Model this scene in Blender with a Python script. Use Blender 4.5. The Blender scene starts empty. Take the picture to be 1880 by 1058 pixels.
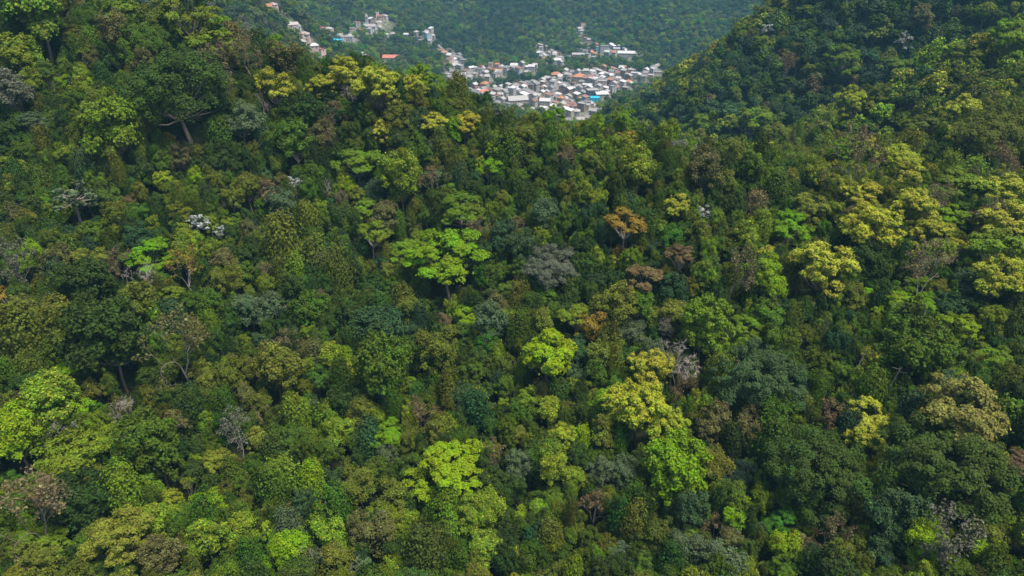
import bpy, math, random
import numpy as np
from mathutils import Vector, Matrix

# ------------------------------------------------------------------ camera, sky, sun, exposure
SC = bpy.context.scene
COL = SC.collection
PITCH = math.radians(30.0)          # drone looking 30 degrees down
F = 1254.0                          # focal length in photo pixels (1880 wide)
CU, CV = 940.0, 529.0
cam_data = bpy.data.cameras.new("camera")
cam_data.sensor_width = 36.0
cam_data.lens = 36.0 * F / 1880.0
cam_data.clip_start = 1.0
cam_data.clip_end = 20000.0
cam = bpy.data.objects.new("camera", cam_data)
cam.location = (0, 0, 0)
cam.rotation_euler = (math.pi / 2 - PITCH, 0, 0)
COL.objects.link(cam)
SC.camera = cam

SUN_EL, SUN_AZ = math.radians(68), math.radians(118)     # azimuth from +Y (view direction), negative = to the left
world = bpy.data.worlds.new("World")
SC.world = world
world.use_nodes = True
wn = world.node_tree.nodes
wl = world.node_tree.links
wn.clear()
sky = wn.new("ShaderNodeTexSky")
sky.sky_type = 'NISHITA'
sky.sun_disc = False
sky.sun_elevation = SUN_EL
sky.sun_rotation = SUN_AZ
sky.air_density = 1.0
sky.dust_density = 3.0
sky.ozone_density = 1.0
bgn = wn.new("ShaderNodeBackground")
bgn.inputs[1].default_value = 0.052
wo = wn.new("ShaderNodeOutputWorld")
wl.new(sky.outputs[0], bgn.inputs[0])
wl.new(bgn.outputs[0], wo.inputs[0])

sd = bpy.data.lights.new("sun", 'SUN')
sd.energy = 1.5
sd.angle = math.radians(12)
sd.color = (1.0, 0.94, 0.82)
sun = bpy.data.objects.new("sun", sd)
sdir = Vector((math.sin(SUN_AZ) * math.cos(SUN_EL), math.cos(SUN_AZ) * math.cos(SUN_EL), math.sin(SUN_EL)))
sun.rotation_euler = sdir.to_track_quat('Z', 'Y').to_euler()
sun.location = (0, 0, 300)
COL.objects.link(sun)

SC.view_settings.view_transform = 'Standard'
SC.view_settings.look = 'None'
SC.view_settings.gamma = 1.0
SC.view_settings.use_curve_mapping = False
SC.view_settings.exposure = 1.86
SC.cycles.max_bounces = 6
SC.cycles.diffuse_bounces = 2
SC.cycles.glossy_bounces = 1
SC.cycles.transmission_bounces = 2
SC.cycles.volume_bounces = 0
SC.cycles.use_denoising = True
SC.cycles.caustics_reflective = False
SC.cycles.caustics_refractive = False

# ------------------------------------------------------------------ pixel -> direction, terrain
CP_, SP_ = math.cos(PITCH), math.sin(PITCH)

def ray(u, v):
    """unit direction through a photo pixel (arrays allowed)"""
    a = (np.asarray(u, float) - CU) / F
    b = (CV - np.asarray(v, float)) / F
    d = np.stack([a, CP_ + b * SP_, -SP_ + b * CP_], -1)
    return d / np.linalg.norm(d, axis=-1, keepdims=True)

def project(p):
    p = np.asarray(p, float)
    depth = p[..., 1] * CP_ - p[..., 2] * SP_
    up = p[..., 1] * SP_ + p[..., 2] * CP_
    return CU + F * p[..., 0] / depth, CV - F * up / depth, depth

# tops of the canopy read off the photograph: u, v, metres from the camera
SEEN = """
0 1350 100|470 1350 98|940 1350 96|1410 1350 96|1880 1350 98|-400 1200 125|2280 1200 118
0 1058 128|470 1058 124|940 1058 120|1410 1058 119|1880 1058 122|-400 900 158|2280 900 150
0 800 151|470 800 143|940 800 138|1410 800 136|1700 820 137|1880 800 142
0 529 178|470 529 167|940 529 162|1410 529 160|1880 560 168|-400 500 200|2280 600 185
0 350 202|470 350 190|940 350 185|1410 370 181|1700 440 182
-350 -30 285|0 -5 256|150 14 248|300 38 240|420 76 232|520 104 225|620 130 218|720 152 212|800 168 208|880 206 206|960 222 204|1050 238 201
1150 244 199|1250 258 198|1330 273 199|1420 292 200|1540 318 199|1640 352 195|1740 402 190|1880 462 186|2250 560 195
0 160 228|230 170 214|450 200 206|650 250 200|200 76 238
1500 282 226|1580 277 229|1660 282 231|1770 312 226|1880 347 218|2250 400 225
1560 262 262|1650 245 270|1740 217 278|1880 187 286|2250 120 310
1440 262 300|1520 217 318|1600 172 334|1700 130 350|1880 77 372|2250 0 400
1700 205 312|1850 140 325
1450 0 472|1350 60 492|1250 130 525|1180 172 570|1115 203 630
1600 100 430|1500 170 415|1400 205 405|1320 226 396|1220 228 425|1700 0 462|1880 0 452|2250 -100 500|1880 -150 560|1600 -110 520
400 0 640|460 30 650|530 66 690|330 -40 640|200 -80 600|500 -30 800
560 78 1000|620 78 1050|680 52 1180|700 28 1270|600 30 1160|520 12 1060|760 78 1140|720 112 1000|790 128 960|810 100 1040
850 150 985|900 168 930|950 172 920|1000 190 870|1050 205 820|1080 220 785|1000 140 1045|1100 140 1035|1150 140 1025|1190 140 1010|1240 128 1040
900 130 1085|830 108 1130|960 122 1120|1080 105 1175|1000 108 1165|1150 103 1180
870 60 1300|900 0 1450|700 0 1390|1000 50 1340|1070 50 1310|1100 0 1480|1200 60 1270|1250 0 1410|1310 50 1200|1400 0 1320|560 0 1190
600 -120 1500|900 -130 1800|1200 -120 1750|1500 -120 1500|300 -150 1300
"""
HIDDEN = """
300 300 -62|300 520 -150|640 290 -95|640 500 -185|800 290 -110|800 480 -195|950 280 -112|950 450 -195|1050 270 -115|1050 430 -190|1050 600 -232
1250 262 -100|1250 330 -130|1400 255 -98|150 320 -60|0 330 -40|1150 265 -108|1150 400 -165|640 700 -225|850 700 -232|0 500 -90
1600 372 -112|1520 352 -118|1700 388 -104|1850 412 -92|1450 335 -122|1640 292 -88|1740 300 -84|
1450 545 -97|1350 575 -128|1250 605 -162|1180 645 -190|1550 560 -80|
1300 700 -200|1500 700 -150|1300 900 -245|1700 800 -150
"""
def _ctrl():
    az, lr, z = [], [], []
    for tok in SEEN.replace("\n", "|").split("|"):
        if not tok.strip():
            continue
        u, v, d = map(float, tok.split())
        p = ray(u, v) * d
        g = p[2] - (9.0 if d < 560 else 7.0)
        if 840 < u < 1200 and 115 < v < 225 and d > 600 and not (u < 960 and v < 140):
            g = p[2] - 3.0
        az.append(math.atan2(p[0], p[1])); lr.append(math.log(math.hypot(p[0], p[1]))); z.append(g)
    for tok in HIDDEN.replace("\n", "|").split("|"):
        if not tok.strip():
            continue
        u, r, zz = map(float, tok.split())
        a = math.atan2(u - CU, F * 1.08)
        az.append(a); lr.append(math.log(r)); z.append(zz - 9)
    return np.array(az), np.array(lr), np.array(z)
_az, _lr, _z = _ctrl()
_S = 1.0
def _phi(d2):
    return 0.5 * d2 * np.log(d2 + 1e-12)
_n = len(_az)
_K = _phi((_az[:, None] - _az[None]) ** 2 + (_S * (_lr[:, None] - _lr[None])) ** 2)
_A = np.zeros((_n + 3, _n + 3))
_A[:_n, :_n] = _K + np.eye(_n) * 2e-4
_A[:_n, _n] = 1; _A[:_n, _n + 1] = _az; _A[:_n, _n + 2] = _lr
_A[_n:, :_n] = _A[:_n, _n:].T
_W = np.linalg.solve(_A, np.concatenate([_z, [0, 0, 0]]))

def _tps(az, lr):
    az = az.ravel(); lr = lr.ravel()
    out = np.empty(len(az))
    for i in range(0, len(az), 20000):
        a, l = az[i:i + 20000], lr[i:i + 20000]
        d2 = (a[:, None] - _az[None]) ** 2 + (_S * (l[:, None] - _lr[None])) ** 2
        out[i:i + 20000] = _phi(d2) @ _W[:_n] + _W[_n] + _W[_n + 1] * a + _W[_n + 2] * l
    return out

NA, NR = 300, 330
AZ0, AZ1 = math.radians(-72), math.radians(72)
LR0, LR1 = math.log(30.0), math.log(2600.0)
_ga = np.linspace(AZ0, AZ1, NA)
_gl = np.linspace(LR0, LR1, NR)
_GA, _GL = np.meshgrid(_ga, _gl)              # rows: distance
_GR = np.exp(_GL)
_GX, _GY = _GR * np.sin(_GA), _GR * np.cos(_GA)
# keep the fit inside the control region
_ca = np.clip(_GA, math.radians(-48), math.radians(48))
_cl = np.clip(_GL, math.log(60), math.log(1900))
GZ = _tps(_ca, _cl).reshape(_GA.shape)
# gullies and knolls
_w = np.clip(_GR / 160.0, 0.5, 4.0)
GZ += 1.3 * np.sin(_GX / 17.0 + 1.3 * np.sin(_GY / 23.0)) * np.cos(_GY / 29.0 + 0.7) * _w
GZ += 0.9 * np.sin(_GX / 7.3 + 2.0 + np.sin(_GY / 9.0)) * np.sin(_GY / 11.0) * np.minimum(_w, 1.5)
_far = np.clip((_GR - 900) / 300, 0, 1)
GZ += _far * 11 * np.sin(_GX / 85.0 + 1.1 * np.sin(_GY / 140.0)) * np.sin(_GY / 120.0 + 0.5)
_far2 = np.clip((_GR - 1200) / 150, 0, 1)
GZ += _far2 * 34 * (np.abs(np.sin(_GX / 78.0 + _GY / 260.0 + 0.7 * np.sin(_GY / 130.0))) - 0.5)
GZ = np.clip(GZ, -268, -4)

def ground(x, y):
    x = np.asarray(x, float); y = np.asarray(y, float)
    a = (np.arctan2(x, y) - AZ0) / (AZ1 - AZ0) * (NA - 1)
    l = (np.log(np.hypot(x, y) + 1e-9) - LR0) / (LR1 - LR0) * (NR - 1)
    a = np.clip(a, 0, NA - 1.001); l = np.clip(l, 0, NR - 1.001)
    i = a.astype(int); j = l.astype(int); fa = a - i; fl = l - j
    return (GZ[j, i] * (1 - fa) * (1 - fl) + GZ[j, i + 1] * fa * (1 - fl) +
            GZ[j + 1, i] * (1 - fa) * fl + GZ[j + 1, i + 1] * fa * fl)

_T = np.concatenate([np.arange(60, 400, 0.5), np.arange(400, 2500, 2.0)])
def hit(u, v, rise=0.0, tmin=0.0):
    """first point along the pixel's ray that lies rise metres (array over distance allowed) above the ground"""
    d = ray(u, v)
    P = d[None] * _T[:, None]
    h = P[:, 2] - ground(P[:, 0], P[:, 1]) - rise
    k = np.nonzero((h <= 0) & (_T > tmin))[0]
    if len(k) == 0:
        return None, None
    return P[k[0]], _T[k[0]]

# ------------------------------------------------------------------ materials
def new_mat(name):
    m = bpy.data.materials.new(name)
    m.use_nodes = True
    nt = m.node_tree
    nt.nodes.clear()
    out = nt.nodes.new("ShaderNodeOutputMaterial")
    return m, nt, out

def N(nt, t, **kw):
    n = nt.nodes.new(t)
    for k, v in kw.items():
        setattr(n, k, v)
    return n

def math_node(nt, op, a, b=None):
    n = N(nt, "ShaderNodeMath", operation=op)
    for i, x in enumerate((a, b)):
        if x is None:
            continue
        if isinstance(x, (int, float)):
            n.inputs[i].default_value = x
        else:
            nt.links.new(x, n.inputs[i])
    return n.outputs[0]

def leaf_material():
    m, nt, out = new_mat("leaves")
    L = nt.links.new
    tint = N(nt, "ShaderNodeAttribute", attribute_type='INSTANCER', attribute_name="tint")
    tip = N(nt, "ShaderNodeAttribute", attribute_type='INSTANCER', attribute_name="tip")
    leaf = N(nt, "ShaderNodeAttribute", attribute_type='GEOMETRY', attribute_name="leaf")
    sep = N(nt, "ShaderNodeSeparateColor"); L(leaf.outputs["Color"], sep.inputs[0])
    info = N(nt, "ShaderNodeObjectInfo")
    mix = N(nt, "ShaderNodeMix", data_type='RGBA')
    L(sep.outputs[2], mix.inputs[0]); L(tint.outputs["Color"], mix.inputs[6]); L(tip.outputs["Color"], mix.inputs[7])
    hsv = N(nt, "ShaderNodeHueSaturation")
    # hue: twig to twig and tree to tree; value: leaf to leaf
    h = math_node(nt, 'ADD', math_node(nt, 'MULTIPLY', sep.outputs[1], 0.045), math_node(nt, 'MULTIPLY', info.outputs["Random"], 0.025))
    h = math_node(nt, 'ADD', h, math_node(nt, 'MULTIPLY', sep.outputs[0], 0.02))
    h = math_node(nt, 'ADD', h, 0.457)
    v = math_node(nt, 'ADD', math_node(nt, 'MULTIPLY', sep.outputs[0], 0.6), math_node(nt, 'MULTIPLY', sep.outputs[1], 0.5))
    v = math_node(nt, 'ADD', v, 0.45)
    L(h, hsv.inputs["Hue"]); L(v, hsv.inputs["Value"]); L(mix.outputs[2], hsv.inputs["Color"])
    p = N(nt, "ShaderNodeBsdfPrincipled")
    p.inputs["Roughness"].default_value = 0.6
    p.inputs["Specular IOR Level"].default_value = 0.12
    L(hsv.outputs[0], p.inputs["Base Color"])
    tr = N(nt, "ShaderNodeBsdfTranslucent")
    L(hsv.outputs[0], tr.inputs["Color"])
    ms = N(nt, "ShaderNodeMixShader"); ms.inputs[0].default_value = 0.2
    L(p.outputs[0], ms.inputs[1]); L(tr.outputs[0], ms.inputs[2]); L(ms.outputs[0], out.inputs["Surface"])
    return m

def bark_material(name, c0, c1):
    m, nt, out = new_mat(name)
    L = nt.links.new
    tc = N(nt, "ShaderNodeTexCoord")
    noi = N(nt, "ShaderNodeTexNoise"); noi.inputs["Scale"].default_value = 1.7; noi.inputs["Detail"].default_value = 3
    L(tc.outputs["Object"], noi.inputs["Vector"])
    info = N(nt, "ShaderNodeObjectInfo")
    f = math_node(nt, 'ADD', math_node(nt, 'MULTIPLY', noi.outputs[0], 0.7), math_node(nt, 'MULTIPLY', info.outputs["Random"], 0.4))
    mix = N(nt, "ShaderNodeMix", data_type='RGBA')
    L(f, mix.inputs[0]); mix.inputs[6].default_value = (*c0, 1); mix.inputs[7].default_value = (*c1, 1)
    p = N(nt, "ShaderNodeBsdfPrincipled"); p.inputs["Roughness"].default_value = 0.85
    p.inputs["Specular IOR Level"].default_value = 0.2
    L(mix.outputs[2], p.inputs["Base Color"]); L(p.outputs[0], out.inputs["Surface"])
    return m

def ground_material():
    m, nt, out = new_mat("forest_floor")
    L = nt.links.new
    tc = N(nt, "ShaderNodeTexCoord")
    n1 = N(nt, "ShaderNodeTexNoise"); n1.inputs["Scale"].default_value = 0.35; n1.inputs["Detail"].default_value = 6
    n2 = N(nt, "ShaderNodeTexNoise"); n2.inputs["Scale"].default_value = 0.05; n2.inputs["Detail"].default_value = 4
    L(tc.outputs["Object"], n1.inputs["Vector"]); L(tc.outputs["Object"], n2.inputs["Vector"])
    r1 = N(nt, "ShaderNodeValToRGB")
    e = r1.color_ramp.elements
    e[0].position = 0.35; e[0].color = (0.020, 0.022, 0.010, 1)
    e[1].position = 0.62; e[1].color = (0.028, 0.050, 0.016, 1)
    e.new(0.5).color = (0.030, 0.034, 0.014, 1)
    L(n1.outputs[0], r1.inputs[0])
    # trodden earth, yards and lawns around the houses
    r2 = N(nt, "ShaderNodeValToRGB")
    e = r2.color_ramp.elements
    e[0].position = 0.38; e[0].color = (0.06, 0.09, 0.035, 1)
    e[1].position = 0.60; e[1].color = (0.26, 0.23, 0.19, 1)
    L(n1.outputs[0], r2.inputs[0])
    att = N(nt, "ShaderNodeAttribute", attribute_type='GEOMETRY', attribute_name="yard")
    mx = N(nt, "ShaderNodeMix", data_type='RGBA')
    L(att.outputs["Fac"], mx.inputs[0]); L(r1.outputs[0], mx.inputs[6]); L(r2.outputs[0], mx.inputs[7])
    p = N(nt, "ShaderNodeBsdfPrincipled"); p.inputs["Roughness"].default_value = 0.95
    p.inputs["Specular IOR Level"].default_value = 0.1
    bm_ = N(nt, "ShaderNodeBump"); bm_.inputs["Strength"].default_value = 0.6; bm_.inputs["Distance"].default_value = 0.5
    L(n1.outputs[0], bm_.inputs["Height"]); L(bm_.outputs[0], p.inputs["Normal"])
    L(mx.outputs[2], p.inputs["Base Color"]); L(p.outputs[0], out.inputs["Surface"])
    return m

def plain_material(name, col, rough=0.8, vary=0.25, scale=0.6):
    """paint, plaster, tile or concrete: one colour with blotchy wear"""
    m, nt, out = new_mat(name)
    L = nt.links.new
    tc = N(nt, "ShaderNodeTexCoord")
    noi = N(nt, "ShaderNodeTexNoise"); noi.inputs["Scale"].default_value = scale; noi.inputs["Detail"].default_value = 5
    L(tc.outputs["Object"], noi.inputs["Vector"])
    info = N(nt, "ShaderNodeObjectInfo")
    hsv = N(nt, "ShaderNodeHueSaturation"); hsv.inputs["Color"].default_value = (*col, 1)
    v = math_node(nt, 'ADD', math_node(nt, 'MULTIPLY', noi.outputs[0], vary * 2), math_node(nt, 'MULTIPLY', info.outputs["Random"], vary))
    v = math_node(nt, 'ADD', v, 1 - vary * 1.5)
    L(v, hsv.inputs["Value"])
    p = N(nt, "ShaderNodeBsdfPrincipled"); p.inputs["Roughness"].default_value = rough
    L(hsv.outputs[0], p.inputs["Base Color"]); L(p.outputs[0], out.inputs["Surface"])
    return m

M_LEAF = leaf_material()
M_BARK = bark_material("bark", (0.09, 0.07, 0.05), (0.26, 0.22, 0.18))
M_PALE = bark_material("pale_bark", (0.16, 0.14, 0.115), (0.36, 0.32, 0.275))
M_GROUND = ground_material()

# ------------------------------------------------------------------ terrain sheet
def build_mesh(name, verts, faces, mats=(), mat_index=None, leaf=None, smooth=False):
    me = bpy.data.meshes.new(name)
    verts = np.asarray(verts, np.float32)
    if isinstance(faces, np.ndarray):
        k = faces.shape[1]
        me.vertices.add(len(verts)); me.vertices.foreach_set("co", verts.ravel())
        me.loops.add(faces.size); me.loops.foreach_set("vertex_index", faces.astype(np.int32).ravel())
        me.polygons.add(len(faces)); me.polygons.foreach_set("loop_start", np.arange(0, faces.size, k, dtype=np.int32))
    else:
        me.from_pydata(verts.tolist(), [], faces)
    for m in mats:
        me.materials.append(m)
    if mat_index is not None:
        me.polygons.foreach_set("material_index", np.asarray(mat_index, np.int32))
    me.update(calc_edges=True)
    me.polygons.foreach_set("use_smooth", np.full(len(me.polygons), bool(smooth)))
    if leaf is not None:
        a = me.attributes.new("leaf", 'FLOAT_COLOR', 'FACE')
        a.data.foreach_set("color", np.concatenate([leaf, np.ones((len(leaf), 1))], 1).astype(np.float32).ravel())
    return me

def link(name, data, parent=None, **props):
    o = bpy.data.objects.new(name, data)
    COL.objects.link(o)
    if parent is not None:
        o.parent = parent
    for k, v in props.items():
        o[k] = v
    return o

# ------------------------------------------------------------------ tree prototypes (metres, base at z = 0)
def unit(a):
    return a / (np.linalg.norm(a, axis=-1, keepdims=True) + 1e-9)

class Bag:
    """vertices and quads of one mesh, with a colour triple per quad"""
    def __init__(s):
        s.v, s.f, s.a, s.n = [], [], [], 0
    def add(s, v, f, a):
        s.v.append(v); s.f.append(f + s.n); s.a.append(a); s.n += len(v)
    def arrays(s):
        if not s.v:
            return np.zeros((0, 3)), np.zeros((0, 4), int), np.zeros((0, 3))
        return np.concatenate(s.v), np.concatenate(s.f), np.concatenate(s.a)

def cards(bag, P, Nn, size, rng, clump, tip, aspect=1.45, down=0.0):
    """kite-shaped leaf sprays at P facing Nn; size per card"""
    n = len(P)
    r = rng.normal(size=(n, 3))
    if down:
        r = r * (1 - down) + np.array([0, 0, -1.0]) * down * 2
    t = unit(r - (r * Nn).sum(-1, keepdims=True) * Nn)
    b = np.cross(Nn, t)
    s = size[:, None]
    L, Wd = s * aspect * 0.5, s * 0.5
    fold = Nn * s * 0.16
    V = np.stack([P + t * L - fold * 0.6, P + b * Wd + t * L * 0.15 + fold, P - t * L, P - b * Wd + t * L * 0.15 + fold], 1).reshape(-1, 3)
    Fq = np.arange(n * 4).reshape(n, 4)
    A = np.stack([rng.random(n), np.full(n, clump) if np.isscalar(clump) else clump, tip], 1)
    bag.add(V, Fq, A)

def tube(bag, pts, rad, sides=5):
    pts = np.asarray(pts, float); rad = np.asarray(rad, float)
    k = len(pts)
    d = np.gradient(pts, axis=0); d = unit(d)
    ref = np.where(np.abs(d[:, 2:3]) > 0.9, np.array([[1.0, 0, 0]]), np.array([[0, 0, 1.0]]))
    x = unit(np.cross(d, ref)); y = np.cross(d, x)
    ang = np.linspace(0, 2 * np.pi, sides, endpoint=False)
    V = (pts[:, None] + rad[:, None, None] * (np.cos(ang)[None, :, None] * x[:, None] + np.sin(ang)[None, :, None] * y[:, None])).reshape(-1, 3)
    Fq = []
    for i in range(k - 1):
        for j in range(sides):
            j2 = (j + 1) % sides
            Fq.append((i * sides + j, i * sides + j2, (i + 1) * sides + j2, (i + 1) * sides + j))
    Fq = np.array(Fq)
    bag.add(V, Fq, np.zeros((len(Fq), 3)))

def bent(a, b, rng, sag=0.12, n=4):
    """a limb from a to b that leaves upward and bends outward"""
    a = np.asarray(a, float); b = np.asarray(b, float)
    t = np.linspace(0, 1, n)[:, None]
    p = a + (b - a) * t
    ln = np.linalg.norm(b - a)
    p += np.sin(t * np.pi) * (rng.normal(size=3) * 0.4 + np.array([0, 0, -0.5])) * ln * sag
    return p

def sphere_pts(n, rng, zmin=-0.3, jit=0.25):
    i = np.arange(n) + 0.5
    z = 1 - (1 - zmin) * i / n
    ph = i * 2.399963 + rng.random() * 6.28
    r = np.sqrt(np.clip(1 - z * z, 0, 1))
    p = np.stack([r * np.cos(ph), r * np.sin(ph), z], 1)
    return unit(p + rng.normal(size=p.shape) * jit)

def foliage_clump(bag, c, rad, n, size, rng, tip_p=0.0, up=0.35, noise=0.5, zmin=-0.35, down=0.0, crown_c=None, shade=None):
    d = sphere_pts(n, rng, zmin, 0.35)
    rr = np.where(rng.random((n, 1)) < 0.84, rng.uniform(0.70, 1.06, (n, 1)), rng.uniform(1.06, 1.5, (n, 1)))
    P = c + d * rr * rad
    out = d * 0.6
    if crown_c is not None:
        out = out + unit(c - crown_c)[None] * 0.35
    Nn = unit(out + np.array([0, 0, up]) + rng.normal(size=(n, 3)) * noise * 0.6)
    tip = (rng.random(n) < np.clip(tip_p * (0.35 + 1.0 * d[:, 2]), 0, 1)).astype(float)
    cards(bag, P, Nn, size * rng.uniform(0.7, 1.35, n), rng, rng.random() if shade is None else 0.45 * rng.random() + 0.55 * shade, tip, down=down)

class Proto:
    pass

def finish(kind, trunk, crown, R, hc, mat_bark=None, tw=None):
    p = Proto()
    p.kind, p.R, p.hc = kind, R, hc
    p.bark = mat_bark or M_BARK
    tv, tf, ta = trunk.arrays()
    cv, cf, ca = crown.arrays()
    p.trunk = build_mesh("trunk_mesh", tv, tf, [p.bark], smooth=True)
    p.crown = build_mesh("crown_mesh", cv, cf, [M_LEAF] if not tw else [p.bark], leaf=ca, smooth=False)
    p.joint = (np.concatenate([tv, cv]), np.concatenate([tf, cf + len(tv)]), np.concatenate([ta, ca]),
               np.concatenate([np.zeros(len(tf), int), np.full(len(cf), 0 if tw else 1)]))
    p.ntri = 2 * (len(tf) + len(cf))
    return p

def lobed_tree(kind, seed, R, hz, hc, n_lobe, lobe_r, n_clump, clump_r, n_card, size, zmin=-0.25, squash=1.0,
               tip_p=0.0, up=0.35, noise=0.5, shell=0.62, tr=0.2, fork=0.5, spread=1.0, bark=None, limb_r=0.5,
               clump_zmin=-0.35, irregular=0.25, twigs=False, core=0.12):
    """trunk, limbs to each lobe, twigs to clumps, leaf sprays on clumps"""
    rng = np.random.default_rng(seed)
    tk, cr = Bag(), Bag()
    cc = np.array([0, 0, hc])
    fk = np.array([rng.normal() * 0.3, rng.normal() * 0.3, hc * fork])
    tube(tk, np.array([[0, 0, -2.5], [0, 0, 0.2], fk * [0.5, 0.5, 0.5] + [rng.normal() * .12, rng.normal() * .12, 0], fk]), np.array([1.7, 1.35, 1.0, 0.85]) * tr, 6)
    dirs = sphere_pts(n_lobe, rng, zmin, irregular)
    for d in dirs:
        k = shell * rng.uniform(0.70, 1.24)
        c = cc + d * np.array([R * spread, R * spread, hz]) * k
        lr = lobe_r * rng.uniform(0.6, 1.35)
        lobe_tone = rng.random()
        tube(tk, bent(fk, c - [0, 0, lr * 0.3 * squash], rng), np.linspace(tr * 0.6, tr * 0.16, 4) * limb_r * 2, 5)
        cd = sphere_pts(n_clump, rng, -0.45, 0.28)
        for e in cd:
            q = c + e * lr * np.array([1, 1, squash]) * rng.uniform(0.82, 1.12)
            # leaves on the side turned to the middle of the crown are left out: nobody sees them
            if np.dot(e, unit(q - cc)) < -0.55:
                continue
            if twigs:
                tube(tk, bent(c - [0, 0, lr * 0.3 * squash], q, rng, 0.1, 3), np.linspace(0.075, 0.03, 3), 3)
            r = clump_r * rng.uniform(0.7, 1.3)
            foliage_clump(cr, q, np.array([r, r, r * max(squash, 0.55)]), max(4, int(n_card * rng.uniform(0.75, 1.2))), size, rng, tip_p, up, noise, clump_zmin, crown_c=cc, shade=lobe_tone)
    # a few inner leaves so that the sky does not show through the middle
    n = int(n_lobe * n_clump * n_card * core)
    if n:
        P = cc + rng.normal(size=(n, 3)) * np.array([R, R, hz * 0.8]) * 0.3
        cards(cr, P, unit(rng.normal(size=(n, 3)) + [0, 0, 0.6]), size * rng.uniform(1.0, 1.7, n), rng, rng.random(n), np.zeros(n))
    return finish(kind, tk, cr, R, hc, bark)

def vine_tree(seed, R=2.5, H=13.0, size=0.34, n=3600, lean=0.5):
    """column wrapped in hanging creepers"""
    rng = np.random.default_rng(seed)
    tk, cr = Bag(), Bag()
    top = np.array([rng.normal() * lean, rng.normal() * lean, H * 0.93])
    tube(tk, np.array([[0, 0, -2.5], [0, 0, H * 0.3], top * [0.6, 0.6, 0.65], top]), [0.3, 0.24, 0.2, 0.1], 6)
    for k in range(26):
        t = (k + 0.5) / 26
        h = H * (0.30 + 0.68 * t)
        rad = R * (0.75 + 0.45 * math.sin(t * 2.7 + 0.4) + rng.normal() * 0.32) * (1 if t < 0.82 else 0.72)
        rad = max(rad, R * 0.35)
        a = k * 2.4 + rng.normal() * 0.4
        c = np.array([math.cos(a) * rad * 0.55, math.sin(a) * rad * 0.55, h]) + top * [t, t, 0]
        tube(tk, bent(top * [t, t, 0] + [0, 0, h - 0.5], c, rng, 0.1, 3), [0.09, 0.06, 0.03], 4)
        foliage_clump(cr, c, np.array([rad * 0.5, rad * 0.5, rad * 0.85]), n // 26, size, rng, 0.0, 0.28, 0.5, -0.8, down=0.45, crown_c=np.array([0, 0, h]))
        # a curtain below each clump
        m = n // 60
        dz = rng.random(m) * rad * 1.5
        ang = a + rng.normal(size=m) * 0.5
        P = np.stack([np.cos(ang) * rad * 0.85, np.sin(ang) * rad * 0.85, h - dz], 1) + top * [t, t, 0]
        Nn = unit(np.stack([np.cos(ang), np.sin(ang), np.full(m, 0.25)], 1) + rng.normal(size=(m, 3)) * 0.35)
        cards(cr, P, Nn, size * 0.9 * rng.uniform(0.7, 1.2, m), rng, rng.random(), np.zeros(m), 1.8, 0.6)
    return finish('vin', tk, cr, R, H * 0.66)

def bare_tree(seed, R=4.5, H=11.0, leafy=0, bark=None, size=0.3):
    """leafless crown of forking limbs; leafy > 0 hangs thin dry foliage on the twigs"""
    rng = np.random.default_rng(seed)
    tk, cr = Bag(), Bag()
    ends = []
    def grow(p, d, ln, r, depth):
        n = unit(d + rng.normal(size=3) * 0.12)
        q = p + n * ln
        bag = tk if depth < 2 else (cr if not leafy else tk)
        mid = (p + q) / 2 + rng.normal(size=3) * ln * 0.06
        tube(bag, np.array([p, mid, q]), [r, r * 0.85, r * 0.7], 5 if depth < 2 else 3)
        if depth >= 5:
            ends.append(q); return
        for k in range(2 if depth else 4):
            ax = rng.normal(size=3); ax -= np.dot(ax, n) * n; ax = unit(ax)
            sp = rng.uniform(0.45, 0.85) if depth else rng.uniform(0.5, 0.95)
            nd = unit(n + ax * sp + np.array([0, 0, 0.10 if depth < 3 else 0.0]))
            grow(q, nd, ln * rng.uniform(0.66, 0.86), r * 0.66, depth + 1)
        if depth >= 2:
            ends.append(q)
    grow(np.array([0, 0, -2.5]), np.array([0.02, 0.0, 1.0]), H * 0.45 + 2.5, 0.26, 0)
    E = np.array(ends)
    ctr = np.array([0, 0, E[:, 2].mean()])
    sc = R / np.percentile(np.hypot(E[:, 0], E[:, 1]), 88)
    for b in (tk, cr):
        for v in b.v:
            k = np.clip((v[:, 2] - H * 0.3) / (H * 0.25), 0, 1)[:, None]
            v[:, :2] *= 1 + (sc - 1) * k
    E[:, :2] *= sc
    z0 = H * 0.5
    for b in (tk, cr):
        for v in b.v:
            v[:, 2] = np.where(v[:, 2] > z0, z0 + (v[:, 2] - z0) * 0.62, v[:, 2])
    E[:, 2] = np.where(E[:, 2] > z0, z0 + (E[:, 2] - z0) * 0.62, E[:, 2])
    ctr[2] = E[:, 2].mean()
    if leafy:
        for e in E:
            foliage_clump(cr, e, np.array([0.6, 0.6, 0.35]), leafy, size, rng, 0.15, 0.4, 0.7, -0.8)
        return finish('fea', tk, cr, R, ctr[2], bark or M_PALE)
    # fine twigs
    for e in E:
        for _ in range(5):
            d = unit(rng.normal(size=3) + unit(e - ctr) * 0.9 + [0, 0, 0.3])
            tube(cr, np.array([e, e + d * rng.uniform(0.4, 1.0)]), [0.035, 0.012], 3)
    return finish('bare', tk, cr, R, ctr[2], bark or M_PALE, tw=True)

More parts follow.
